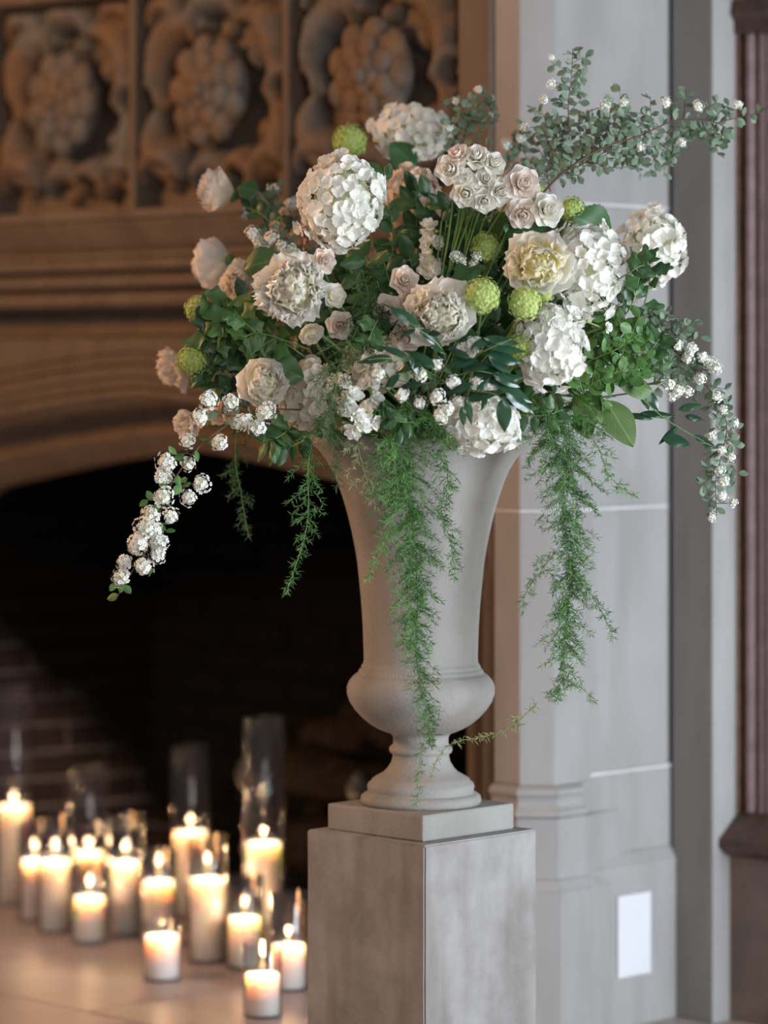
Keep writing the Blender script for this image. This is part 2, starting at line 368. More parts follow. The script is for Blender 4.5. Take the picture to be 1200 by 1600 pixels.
for e in edges[1:-1]:
    fpart('panel_rib', MB().extrude_x([(.06,1.858),(-.02,1.858),(-.02,2.41),(.06,2.41)], -e-.012, -e+.012), M['surround'], bevel=.006)
# firebox
zl = 1.62
Lf, Lb = (-2.27,.20), (-2.12,.78); Rf, Rb = (-.31,.20), (-.43,.78)
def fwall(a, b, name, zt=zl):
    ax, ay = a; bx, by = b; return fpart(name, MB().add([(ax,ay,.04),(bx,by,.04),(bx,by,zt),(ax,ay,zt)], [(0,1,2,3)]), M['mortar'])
def lay(a, b, host, z0=.055, z1=1.6, flip=1):
    a = Vector((*a, 0)); b = Vector((*b, 0)); d = (b-a); Ln = d.length; d.normalize(); n = Vector((d.y, -d.x, 0))*flip
    me_full = None; r = 0; z = z0
    while z < z1:
        x = -.11*(r % 2)
        while x < Ln:
            x0 = max(x, 0)+.006; x1 = min(x+.222, Ln)-.006
            if x1-x0 > .03:
                T = Matrix.Identity(4)
                for c, ax in enumerate((d, n, Vector((0,0,1)))):
                    for q in range(3): T[q][c] = ax[q]
                c0 = a+d*x0; dp = random.uniform(.008, .016)
                T.translation = (c0.x, c0.y, z)
                key = 'brick%d' % round((x1-x0)*1000)
                if key not in BR: BR[key] = MB().box((0,-.01,0), (x1-x0,.012,.062)).mesh('brick', False)
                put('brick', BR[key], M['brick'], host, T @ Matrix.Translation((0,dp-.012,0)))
            x += .222
        z += .0745; r += 1
BR = {}
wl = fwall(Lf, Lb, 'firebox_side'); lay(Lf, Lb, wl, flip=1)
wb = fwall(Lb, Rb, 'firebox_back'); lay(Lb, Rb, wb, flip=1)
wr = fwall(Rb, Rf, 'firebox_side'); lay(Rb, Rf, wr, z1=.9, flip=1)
fpart('flue_throat', MB().add([(-2.3,.15,1.5),(-.2,.15,1.5),(-.35,.9,1.66),(-2.15,.9,1.66)], [(0,1,2,3)]), M['soot'])
fpart('jamb_return', MB().box((-2.50,.165,.05),(-2.265,.25,1.5)), M['surround']); fpart('jamb_return', MB().box((-.315,.165,.05),(-.09,.25,1.5)), M['surround'])
fpart('jamb_block', MB().box((-2.72,0.0,.0),(-2.495,.3,1.56)), M['surround'])
fpart('backing', MB().box((-2.62,.8,0),(-.1,.9,1.7)), M['soot'])
# pier at the right: chamfered corner shaft and ashlar side, coursed
pier = empty('stone_pier', Matrix.Identity(4), 'pale grey limestone corner pier with chamfered shaft and moulded base behind the urn', 'pier')
A0 = Vector((.243,7.354)); AB = Vector((.2976,7.30)); BC = Vector((.376,7.30)); CD = Vector((.4316,7.3554)); DE = Vector((.652,7.576)); DE2 = Vector((.659,7.592))
def offpoly(pts, o):
    out = []
    for i, p in enumerate(pts):
        a = pts[i-1] if i else p-(pts[1]-p); b = pts[i+1] if i < len(pts)-1 else p+(p-pts[i-1])
        n1 = (p-a).normalized(); n2 = (b-p).normalized(); n1 = Vector((n1.y,-n1.x)); n2 = Vector((n2.y,-n2.x))
        m = (n1+n2).normalized(); out.append(p+m*o/max(.4, m.dot(n1)))
    return out
shp = [A0, AB, BC, CD]
def shaft(z0, z1, o0, o1=None, name='shaft_block', m='pier', bevel=.003):
    f = offpoly(shp, o0); g = offpoly(shp, o0 if o1 is None else o1); back = [Vector((.60,7.55)), Vector((.40,7.72))]
    mb = MB().prism([tuple(p) for p in f+back], z0, z1, [tuple(p) for p in g+back]); return world_part(name, mb, M[m], pier, False, bevel=bevel)
for z0, z1 in ((.56,1.160),(1.166,1.838),(1.844,2.75)): shaft(z0, z1, 0)
for z in (1.160, 1.838): shaft(z, z+.006, -.001, name='mortar_joint', m='joint', bevel=0)
bp_ = [(.560,.002),(.552,.016),(.543,.018),(.536,.012),(.527,.008),(.515,.012),(.505,.022),(.496,.024),(.490,.016)]
mbs = MB(); rows = []
for z, o in bp_:
    rows.append([(p.x, p.y, z) for p in offpoly(shp, o)])
mbs.grid(rows); mbs.prism([tuple(p) for p in shp+[Vector((.60,7.55)), Vector((.40,7.72))]], .49, .5595); world_part('shaft_base', mbs, M['pier'], pier, False)
shaft(.355, .490, .016, name='shaft_plinth'); shaft(.332, .355, .030, .016, name='plinth_step', bevel=0); shaft(0, .332, .030, name='shaft_plinth')
def ash(z0, z1, o0, o1=None, name='ashlar_block', m='pier', bevel=.003):
    L_ = [CD, DE, DE2]; f = offpoly(L_, o0); g = offpoly(L_, o0 if o1 is None else o1); back = [Vector((.62,7.82)), Vector((.45,7.80))]
    mb = MB().prism([tuple(p) for p in f+back], z0, z1, [tuple(p) for p in g+back]); return world_part(name, mb, M[m], pier, False, bevel=bevel)
for z0, z1 in ((.576,1.160),(1.166,1.838),(1.844,2.75)): ash(z0, z1, -.008)
for z in (1.160, 1.838): ash(z, z+.006, -.008, name='mortar_joint', m='joint', bevel=0)
ash(.570, .576, -.003, name='mortar_joint', m='joint', bevel=0)
ash(.39, .570, -.004); ash(.365, .39, .012, -.004, name='plinth_step', bevel=0); ash(0, .365, .012)
pc = offpoly([CD, DE], .0125)
def onD(px, z, off=.0135):   # point on the pier side face
    k = (px-600)/F; a = CD; d = (k*a.y-a.x)/(1-k)/1.0
    return Vector((a.x+d, a.y+d, z))+Vector((.7071,-.7071,0))*off
cp = MB(); c = [onD(957,.2926),onD(1008,.304),onD(1008,.124),onD(957,.1125)]  # thin pale rectangle laid on the pier side face
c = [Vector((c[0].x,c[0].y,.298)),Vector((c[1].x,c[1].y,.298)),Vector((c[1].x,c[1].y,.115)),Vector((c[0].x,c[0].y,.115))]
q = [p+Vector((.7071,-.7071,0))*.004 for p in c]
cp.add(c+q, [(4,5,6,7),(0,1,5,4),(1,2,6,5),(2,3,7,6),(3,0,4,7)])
tag(put('pale_rectangle', cp.mesh('pale_rectangle', False), M['pale_rect'], bevel=.001), 'plain thin white rectangle low on the pale stone pier', 'cover plate')
# side wall beyond the pier, reveal, timber frame
E1 = Vector((.738,7.498)); F1 = Vector((.796,7.556)); W1 = Vector((.790,7.590))
wmb = MB().prism([(.657,7.582),tuple(E1),tuple(F1),(1.0,7.80),(.9,8.2),(.66,8.0)], 0, 2.75)
tag(put('wall_right', wmb.mesh('wall_right', False), M['wall'], bevel=.004), kind='structure')
rv = MB().prism([tuple(E1+Vector((.001,-.0015))),tuple(F1+Vector((.001,-.0015))),tuple(F1+Vector((.02,.02))),tuple(E1+Vector((.02,.02)))], 0, 2.74)
tag(put('trim_1', rv.mesh('trim_1', False), M['pier'], bevel=.003), kind='structure')
ex = Vector((.7071,-.7071,0)); ey = Vector((.7071,.7071,0)); O3 = Vector((.796,7.556,0))
WF = Matrix(((ex.x,ey.x,0,O3.x),(ex.y,ey.y,0,O3.y),(0,0,1,0),(0,0,0,1)))
wf = empty('window_1', WF); wf['kind'] = 'structure'
def wp(name, mb, m, smooth=False, bevel=0): return put(name, mb.mesh(name, smooth), m, wf, bevel=bevel)
wp('jamb_panel', MB().box((-.01,.05,.45),(.9,.10,2.9)), M['wood'])
wp('edge_board', MB().box((-.015,.0,.45),(.006,.06,2.25)), M['wood'], bevel=.004)
for x, r in ((.026,.015),(.060,.012),(.088,.016),(.125,.012),(.155,.016)):
    wp('shaft', MB().tube([Vector((x,.03,.46)), Vector((x,.03,2.235))], r, 16), M['wood2'], True)
wp('head_rail', MB().extrude_x([(.08,2.31),(-.012,2.31),(-.02,2.28),(-.005,2.262),(-.005,2.235),(.08,2.23)], -.02, .9), M['wood'])
wp('sill', MB().extrude_x([(.10,.475),(.01,.47),(-.045,.425),(-.06,.415),(-.06,.395),(-.035,.375),(.10,.37)], -.035, .9), M['wood'], bevel=.004)
wp('apron_panel', MB().box((-.012,-.02,0),(.9,.1,.38)), M['wood3'])
# ================================================================== FIREWOOD AND ANDIRONS
def flocal(t, d, z): return FM @ Vector((-t, d, z))
def log(t, d, z, ln, r, yaw, tilt, label):
    T = Matrix.Translation(flocal(t, d, z)) @ Matrix.Rotation(-PI/4+yaw, 4, 'Z') @ Matrix.Rotation(tilt, 4, 'Y')
    root = empty('firewood_log', T, label, 'log', 'logs laid on the andirons in the firebox')
    n = 14; rows = []
    for i in range(9):
        x = -ln/2+ln*i/8
        rows.append([(x, (r*(1+.14*nz((x*8, math.cos(2*PI*j/n)*2, math.sin(2*PI*j/n)*2), t*9)))*math.cos(2*PI*j/n), (r*(1+.14*nz((x*6, math.cos(2*PI*j/n)*2, math.sin(2*PI*j/n)*2), z*9)))*math.sin(2*PI*j/n)) for j in range(n)])
    put('bark', MB().grid(rows, True).mesh('bark'), M['bark'], root)
    for row, s in ((rows[0], -1), (rows[-1], 1)):
        c = [(row[0][0]+s*.001, y*.97, z_*.97) for _, y, z_ in row]
        put('cut_end', MB().add(c, [tuple(range(n))]).mesh('cut_end', False), M['logend'], root)
log(1.00,.46,.27,.56,.075,.05,.02,'thick dark log lying lowest at the front of the firewood pile')
log(1.00,.62,.28,.60,.07,-.03,0,'dark log lying lowest at the back of the firewood pile')
log(.98,.54,.42,.55,.065,.12,.10,'log laid slanting across the two lowest logs behind the urn stem')
log(1.16,.55,.54,.30,.045,-.5,-.12,'short log lying high at the left end of the firewood pile')
log(.92,.54,.56,.36,.045,-.1,.22,'thin tilted log topmost on the dark firewood pile')
for t, lab in ((.80,'black iron andiron nearest the urn, holding the log pile'),(1.20,'black iron andiron at the left end of the log pile')):
    root = empty('andiron', Matrix.Translation(flocal(t,.30,.05)) @ Matrix.Rotation(-PI/4, 4, 'Z'), lab, 'andiron', 'pair of firedogs in the firebox')
    put('post', MB().lathe([(.001,0),(.03,0),(.03,.02),(.012,.04),(.012,.2),(.022,.22),(.012,.24),(.011,.36),(.03,.385),(.036,.41),(.026,.44),(.001,.455)], 16).mesh('post'), M['iron'], root)
    put('log_bar', MB().tube([Vector((0,0,.13)),Vector((0,.2,.13)),Vector((0,.40,.13))], .012, 8).mesh('log_bar'), M['iron'], root)
    put('foot', MB().tube([Vector((-.09,0,.008)),Vector((-.05,0,.05)),Vector((0,0,.07)),Vector((.05,0,.05)),Vector((.09,0,.008))], .009, 8).mesh('foot'), M['iron'], root)
    put('rear_foot', MB().tube([Vector((0,.39,.14)),Vector((0,.40,.0))], .010, 8).mesh('rear_foot'), M['iron'], root)
# ================================================================== PEDESTAL AND URN
UX, UY = (657.5-600)*6.75/F, 6.75
pm = Matrix.Translation((UX+.002, UY, 0)) @ Matrix.Rotation(PI/4+.012, 4, 'Z')
def slabbed(h, s0, z0, n=1):
    return MB().box((-s0/2,-s0/2,z0), (s0/2,s0/2,z0+h))
bm = bmesh.new(); me = slabbed(.541, .330, 0).mesh('pedestal', False); bm.from_mesh(me)
bmesh.ops.bevel(bm, geom=bm.edges[:], offset=.0035, segments=2, affect='EDGES'); bmesh.ops.subdivide_edges(bm, edges=bm.edges[:], cuts=5, use_grid_fill=True); bm.to_mesh(me); bm.free()
for v in me.vertices:
    v.co += Vector((nz(v.co*14), nz(v.co*14, 2), nz(v.co*14, 4)))*.0009
tag(put('pedestal', me, M['pedestal'], M=pm), 'square weathered grey stone pedestal under the urn, corner toward the viewer', 'pedestal')
urn = empty('urn', Matrix.Translation((UX, UY, .541)), 'tall grey cast stone urn with trumpet neck and rounded belly holding the bouquet', 'urn')
b = put('square_base', MB().box((-.134,-.134,0), (.134,.134,.053)).mesh('square_base', False), M['urn'], urn, Matrix.Rotation(PI/4+.01, 4, 'Z'), bevel=.004)
SU = 770.0
UP = [(1258,0),(1258,90),(1254,93.5),(1248,94.5),(1242,93),(1238,88),(1237,82),(1234,82.5),(1228,84),(1223,82.5),(1220,78.5),(1216,76),(1212,70),(1206,59),(1199,52),(1190,46.5),(1181,44),
      (1177,44.5),(1175,48),(1171,49.5),(1167,49),(1164,46),(1162,43.5),(1155,43),(1149,44),(1145,48),(1142,57),(1137,68),(1130,80),(1120,92),(1108,103),(1096,111),(1083,115.5),(1072,115.5),(1063,112),(1056,106),(1052.5,102),
      (1052,98.5),(1048,97.5),(1045,96),(1044,93),(1041,93.5),(1038,92),(1036,90),(1030,89),(1010,89.5),(980,90.5),(955,92),(930,94),(905,96.5),(880,99),(855,103),(830,108),(805,114),(780,121),(755,129.5),(735,138),(718,148),(705,158),
      (700,163),(696,168),(691,171),(686,171),(682,167),(682,160),(700,148),(740,125),(800,105),(800,0)]
zof = lambda y: CZ+(HOR-y)/SU
prof3 = [(max(.0005, r/SU), zof(y)-.541) for y, r in UP]; prof3[0] = (.0005, .053); prof3[1] = (90/SU, .053)
put('body', MB().lathe(prof3, 96).mesh('body'), M['urn'], urn)
tag(put('floral_foam', MB().lathe([(.0005,0),(.15,0),(.165,.07),(.12,.12),(.0005,.15)], 24).mesh('floral_foam'), M['foam'], M=Matrix.Translation((UX,UY,1.20))), 'dark green floral foam block inside the urn mouth beneath the blooms', 'floral foam')
# ================================================================== CANDLES
CD_ = [ # px, bottom row, top row, width px, glass top row, glass width px, label bit
 (22,1412,1262,50,1072,62,'tall thick pillar candle at the far left edge'),
 (54,1440,1347,38,1285,52,'slim pillar candle second from the left edge'),
 (86,1456,1348,44,1278,56,'tall pillar candle second along the front left row'),
 (139,1432,1335,46,1200,62,'pillar candle directly behind the short one at left'),
 (140,1472,1405,50,1345,58,'short votive candle at the left'),
 (196,1460,1350,44,1275,56,'tall pillar candle standing right of the short left votive'),
 (248,1478,1380,50,1330,58,'medium pillar candle behind the short centre votive'),
 (253,1530,1465,55,1440,60,'short votive candle at the centre front of the hearth'),
 (298,1432,1303,54,1168,66,'tall pillar candle in the second tallest glass, centre back'),
 (324,1502,1376,52,1308,62,'tall wide pillar candle right of the short centre votive'),
 (412,1496,1320,54,1123,66,'tallest pillar candle, glowing orange in the tallest glass'),
 (382,1512,1437,50,1368,60,'medium candle just left of the tallest glowing one'),
 (451,1546,1480,52,1396,60,'short candle nearest the stone pedestal'),
 (410,1588,1525,54,1476,62,'short bright votive candle nearest the viewer')]
for i, (px, yb, yt, wd, gt, gw, lab) in enumerate(CD_):
    Z = 1.42*F/(yb-HOR); s = F/Z; R = wd/2/s; H = (yb-yt)/s; GR = gw/2/s; GH = (yb-gt)/s+.004
    base = at(px, yb, Z); base.z = .0505
    root = empty('pillar_candle', Matrix.Translation(base+Vector((0,0,.005))), 'white '+lab, 'candle', 'lit white candles on the hearth')
    pr = [(.0005,0),(R*.95,0),(R,.004),(R,H-.004),(R*.97,H),(R*.90,H),(R*.84,H-.006),(R*.70,H-.014),(R*.3,H-.018),(.0005,H-.018)]
    put('wax', MB().lathe(pr, 32).mesh('wax'), M['wax'], root)
    put('wick', MB().tube([Vector((0,0,H-.02)),Vector((.0006,0,H-.012)),Vector((.002,0,H-.006))], .0009, 6).mesh('wick'), M['wick'], root)
    fl = MB().lathe([(.0003,0),(.0040,.0015),(.0066,.005),(.0068,.009),(.0050,.014),(.002,.018),(.0002,.020)], 14)
    put('flame', fl.mesh('flame'), M['flame'], root, Matrix.Translation((0,0,H-.0165)))
    l = bpy.data.lights.new('flame_light', 'POINT'); l.energy = .55; l.color = (1.0,.60,.32); l.shadow_soft_size = .008
    lo = bpy.data.objects.new('flame_light', l); COL.objects.link(lo); lo.parent = root; lo.location = (0,0,H+.012)
    g = MB(); g.lathe([(.0005,0),(GR-.002,0),(GR,.003),(GR,GH-.001),(GR-.0008,GH),(GR-.0022,GH-.001),(GR-.0022,.005),(.0005,.0045)], 40)
    o = put('glass_cylinder', g.mesh('glass_cylinder'), M['glass'], M=Matrix.Translation(base))
    tag(o, 'clear glass cylinder around the '+lab, 'glass cylinder', 'glass cylinders around the candles')
# ================================================================== FLOWER PIECES
def petal_mesh(name, L, W, wrap=.5, bend=0.0, ruffle=.03, seed=0, nu=6, nv=7, notch=0.0, pw=.55, tip=2.2, tipk=.62, m=None):
    """grows along +Z, concave side toward -X; wrap = half angle the petal curls round its axis"""
    rows = []
    for i in range(nv+1):
        v = i/nv; wv = W*max(.10, (math.sin(PI*min(1, v**pw*.62+.0))**1.0))*(1-max(0, (v-.72)/.28)**tip*tipk)
        row = []
        for j in range(nu+1):
            u = -1+2*j/nu; h = wv/2; a = u*wrap; rr = h/max(wrap, .01)
            y = rr*math.sin(a); x = rr*(math.cos(a)-1)
            z = L*v*(1-.16*u*u*v)-notch*L*max(0, 1-abs(u)*3)*v**4
            x += bend*L*v*v + ruffle*L*v*v*math.sin(u*5.3+seed*1.7)+ruffle*.8*L*v**3*math.sin(u*11+seed*2.9)
            z += ruffle*.7*L*v**3*math.sin(u*8+seed*4.1)
            row.append((x, y, z))
        rows.append(row)
    me = MB().grid(rows).mesh(name)
    if m: me.materials.append(m)
    return me
def petal_set(name, mat_, n, **k):
    out = []
    for i in range(n):
        q = dict(k); q['seed'] = i+k.get('seed', 0); out.append(petal_mesh(name, 1.0, q.pop('W', .8), m=mat_, **q))
    return out
PET = {}
for mk in ('peony','peonyb'):
    PET[mk,'guard'] = petal_set('petal', M[mk], 3, W=1.15, wrap=.8, bend=-.22, ruffle=.04, notch=.05, tipk=.5)
    PET[mk,'mid'] = petal_set('petal', M[mk], 3, W=.95, wrap=.8, bend=-.38, ruffle=.055, notch=.12, tipk=.5)
PET['peony','in'] = petal_set('petal', M['peonyi'], 3, W=.72, wrap=.7, bend=-.42, ruffle=.07, notch=.16, tipk=.45)
PET['peonys','mid'] = petal_set('petal', M['peony'], 4, W=.52, wrap=.6, bend=-.16, ruffle=.075, notch=.16, tipk=.5)
PET['peonys','guard'] = petal_set('petal', M['peony'], 3, W=.85, wrap=.6, bend=-.10, ruffle=.06, notch=.10, tipk=.5); PET['peonys','in'] = PET['peony','in']
PET['peonyy','in'] = petal_set('petal', M['peonyy'], 3, W=.72, wrap=.7, bend=-.30, ruffle=.07, notch=.16, tipk=.45)
PET['peonyy','guard'] = PET['peony','guard']; PET['peonyy','mid'] = PET['peony','mid']
PET['peonyb','in'] = petal_set('petal', M['peonyb'], 3, W=.72, wrap=.7, bend=-.42, ruffle=.07, notch=.16, tipk=.45)
for mk in ('rose','roseb'):
    for q, (W_, wr, bd, rf) in enumerate(((.42,1.5,-.06,.01),(.72,1.35,-.10,.01),(1.0,1.2,-.06,.015),(1.2,1.0,.02,.02),(1.35,.75,.14,.03))):
        PET[mk,q] = petal_set('petal', M[mk], 2, W=W_, wrap=wr, bend=bd, ruffle=rf, tip=3, tipk=.42, pw=.5)
def pm_(az, tilt, r, h, s, sx=1.0, roll=0):
    return Matrix.Rotation(az, 4, 'Z') @ Matrix.Translation((r, 0, h)) @ Matrix.Rotation(tilt, 4, 'Y') @ Matrix.Rotation(roll, 4, 'Z') @ Matrix.Diagonal((s, s*sx, s, 1))
MOUTH = Vector((UX, UY, 1.34))
def stem_to_urn(root, p, face, r=.0028, mk='stem', tgt=None):
    f = Vector(face).normalized(); t = tgt or MOUTH+Vector((random.uniform(-.08,.08), random.uniform(-.08,.08), -.02))
    mid = p-f*min(.16, (p-t).length*.5); mid = lerp(mid, t, .18)
    world_part('stem', MB().tube(bez(p, mid, t, 9), r, 6), M[mk], root)
BL = []      # blooms: (px, py, short description) for labels of foliage
def bloom_root(kind, px, py, Y, face, label, cat, group, back=0.0, short=None):
    f = Vector(face).normalized(); p = at(px, py, Y)-f*back
    if short: BL.append((px, py, short))
    return empty(kind, frame(p, f, random.uniform(0, 6.28)), label, cat, group), p, f
def peony(px, py, Y, rpx, face, label, mk='peony', openness=1.0, inner=34, mid=16, guard=9, short=None):
    R = rpx*Y/F; root, p, f = bloom_root('peony', px, py, Y, face, label, 'peony', 'white peonies', .45*R, short)
    for i in range(guard):
        az = i*2*PI/guard*1.0+random.uniform(-.25,.25)
        put('petal', random.choice(PET[mk,'guard']), None, root, pm_(az, (1.22+random.uniform(-.2,.22))*openness, R*.10, R*random.uniform(-.08,.04), R*random.uniform(.98,1.15), 1, random.uniform(-.2,.2)))
    for i in range(mid):
        az = i*2.39996+random.uniform(-.2,.2)
        put('petal', random.choice(PET[mk,'mid']), None, root, pm_(az, lerp(.55, 1.25, (i*.618)%1)*openness, R*random.uniform(.08,.16), R*random.uniform(0,.12), R*random.uniform(.95,1.10), 1, random.uniform(-.25,.25)))
    for i in range(inner):
        az = i*2.39996; q = math.sqrt((i+.5)/inner)
        put('petal', random.choice(PET[mk,'in']), None, root, pm_(az, q*.80*openness+random.uniform(-.10,.14)+.08, R*(.06+.20*q), R*(.10+.12*(1-q)), R*random.uniform(.80,1.05), random.uniform(.7,1.05), random.uniform(-.4,.4)))
    hs = .50 if inner > 20 else .36
    hc = MB().lathe([(.001,.0)]+[(hs*R*math.sin(PI*i/8), R*(.06+hs*.92*(1-math.cos(PI*i/8))*.82)) for i in range(1,8)]+[(.001,R*(.06+hs*1.5))], 14)
    put('flower_heart', hc.mesh('flower_heart'), M['hearty' if mk == 'peonyy' else 'heart'], root)
    cal = MB().lathe([(.001,-.22*R),(.10*R,-.20*R),(.26*R,-.08*R),(.24*R,.02*R),(.05*R,.08*R)], 12)
    put('calyx', cal.mesh('calyx'), M['leafb'], root)
    stem_to_urn(root, p-f*.2*R, f, .0034); return root
def rose(px, py, Y, rpx, face, label, mk='rose', loose=1.0, short=None, n=15, group='spray roses'):
    R = rpx*Y/F; root, p, f = bloom_root('spray_rose', px, py, Y, face, label, 'rose', group, .55*R, short)
    for q, (cnt, rad, tilt, h) in enumerate(((3,.07,.03,.10),(4,.13,.14,.09),(5,.20,.34,.05),(5,.27,.66,.0),(6,.30,1.02,-.06))[:5 if n > 9 else 3]):
        for i in range(cnt):
            az = (i+.37*q+random.uniform(-.12,.12))*2*PI/cnt
            put('petal', PET[mk, q][i % 2], None, root, pm_(az, (tilt+random.uniform(-.05,.07))*loose, R*rad, R*h, R*random.uniform(.92,1.02)*(.92 if q == 4 else 1), 1, random.uniform(-.12,.12)))
    put('calyx', MB().lathe([(.001,-.2*R),(.12*R,-.18*R),(.24*R,-.05*R),(.26*R,.06*R)], 10).mesh('calyx'), M['stem'], root)
    stem_to_urn(root, p-f*.15*R, f, .0020); return root
# hydrangea floret: four round overlapping petals on a tiny eye
def floret_mesh(mk, seed, npet=4, L=.5, W=.68, cup=.16, tilt=1.25):
    random.seed(500+seed); mb = MB()
    for k in range(npet):
        rows = []; az = k*2*PI/npet+random.uniform(-.12,.12); tl = tilt+random.uniform(-.38,.34); sc = random.uniform(.9,1.1)
        for i in range(5):
            v = i/4; hw = W/2*[.16,.62,.95,.92,.45][i]; row = []
            for j in range(5):
                u = -1+j/2; x = -cup*u*u*hw*2*v+.03*math.sin(u*4+seed+k)*v; row.append((x, u*hw, L*v*(1-.14*u*u*v)+.02))
            rows.append(row)
        t = MB().grid(rows); T = Matrix.Rotation(az, 4, 'Z') @ Matrix.Rotation(tl, 4, 'Y') @ Matrix.Diagonal((sc, sc, sc, 1)); mb.add(t.v, t.f, T)
    t = MB().lathe([(.001,-.05),(.05,0),(.04,.05),(.001,.07)], 6); mb.add(t.v, t.f)
    t = MB().tube([Vector((0,0,-.5)), Vector((0,0,0))], .03, 4); mb.add(t.v, t.f)
    me = mb.mesh('floret'); me.materials.append(M[mk]); return me
FL = {k: [floret_mesh(k, i, tilt=1.05+.1*i) for i in range(4)] for k in ('hyd','hydc','hydp')}
def stock_mesh(mk, seed):
    random.seed(seed); mb = MB()
    for i in range(11):
        t = i/10; rows = []; s = lerp(.38, .55, t)
        for a in range(4):
            v = a/3; hw = .24*[.2,.8,1,.7][a]*s*2
            rows.append([(-.2*u*u*hw+.05*math.sin(u*5+i)*v*v, u*hw, s*v+.03*math.sin(u*9+i*2)*v) for u in (-1,-.5,0,.5,1)])
        q = MB().grid(rows); mb.add(q.v, q.f, Matrix.Rotation(i*2.4, 4, 'Z') @ Matrix.Rotation(lerp(.15, 1.35, t)+random.uniform(-.15,.15), 4, 'Y'))
    me = mb.mesh('floret'); me.materials.append(M[mk]); return me
ST = {k: [stock_mesh(k, 40+i) for i in range(3)] for k in ('stock','stockp')}
def hydrangea(px, py, Y, rx, ry, face, label, mk='hyd', n=100, short=None, cover=1.0, fs=.034, tiltz=0.0):
    a = rx*Y/F; b = ry*Y/F; f = Vector(face).normalized(); c = at(px, py, Y)
    root = empty('hydrangea', frame(c-f*a*.3, f), label, 'hydrangea', 'white hydrangea heads')
    if short: BL.append((px, py, short))
    inv = WM[root.name].inverted(); dp = min(a, b)
    core = MB().lathe([(.001,-.70)]+[(.70*math.sin(PI*i/10), -.70*math.cos(PI*i/10)) for i in range(1,10)]+[(.001,.70)], 16)
    S = Matrix.Translation(c) @ Matrix.Rotation(tiltz, 4, 'Y') @ Matrix.Diagonal((a*.96, dp*.9, b*.96, 1))
    ring = MB().add(core.v, core.f, S); world_part('flower_core', ring, M['core'], root)
    ang = math.acos(max(-1, -(.48+.3*(cover-1)))); R3 = Matrix.Rotation(tiltz, 3, 'Y')
    q = Vector((0,0,1)).rotation_difference(f)
    for i in range(n):
        z = 1-(i+.5)/n*(1-math.cos(ang)); ph = i*2.39996; s = math.sqrt(1-z*z)
        d = q @ Vector((s*math.cos(ph), s*math.sin(ph), z)); jr = random.uniform(.82, 1.06)*(1+.20*nz(d*2.4, px))
        p = c + R3 @ Vector((d.x*a*.90*jr, d.y*dp*.86*jr, d.z*b*.90*jr))
        nn = (R3 @ Vector((d.x/a, d.y/dp, d.z/b)).normalized()+Vector([random.uniform(-.33,.33) for _ in range(3)])).normalized()
        T = inv @ frame(p, nn, random.uniform(0, 6.28)) @ Matrix.Scale(fs*random.uniform(.80,1.20), 4)
        put('floret', random.choice(FL[mk]), None, root, T)
    stem_to_urn(root, c-f*dp*.5, f, .0042); return root
def vib_mesh(seed, mk):
    random.seed(seed); mb = MB(); n = 150
    t = MB().lathe([(.001,-.86)]+[(.86*math.sin(PI*i/8), -.86*math.cos(PI*i/8)) for i in range(1,8)]+[(.001,.86)], 12); mb.add(t.v, t.f)
    for i in range(n):
        z = 1-2*(i+.5)/n; ph = i*2.39996; s = math.sqrt(1-z*z); d = Vector((s*math.cos(ph), s*math.sin(ph), z))
        d = (d+Vector([random.uniform(-.07,.07) for _ in range(3)])).normalized()
        T = frame(d*random.uniform(.86,1.03), d+Vector([random.uniform(-.3,.3) for _ in range(3)]), random.uniform(0,6))
        for k in range(5):
            a = k*2*PI/5; t = [(0,0,0),(.10*math.cos(a-.5),.10*math.sin(a-.5),.02),(.155*math.cos(a),.155*math.sin(a),.05),(.10*math.cos(a+.5),.10*math.sin(a+.5),.02)]
            mb.add(t, [(0,1,2,3)], T)
    me = mb.mesh('flower_head', False); me.materials.append(M[mk]); return me
VB = {k: [vib_mesh(7+i, k) for i in range(3)] for k in ('vib','viby')}
def viburnum(px, py, Y, r, label, mk='vib', sy=1.0, short=None, face=(0,-1,.2)):
    R = r*Y/F; c = at(px, py, Y); root = empty('viburnum', frame(c, face, random.uniform(0,6)), label, 'viburnum', 'green snowball viburnum heads')
    if short: BL.append((px, py, short))
    put('flower_head', random.choice(VB[mk]), None, root, Matrix.Diagonal((R, R*sy, R, 1)))
    stem_to_urn(root, c-Vector(face).normalized()*R*.6, (0,-.6,.8), .0022); return root
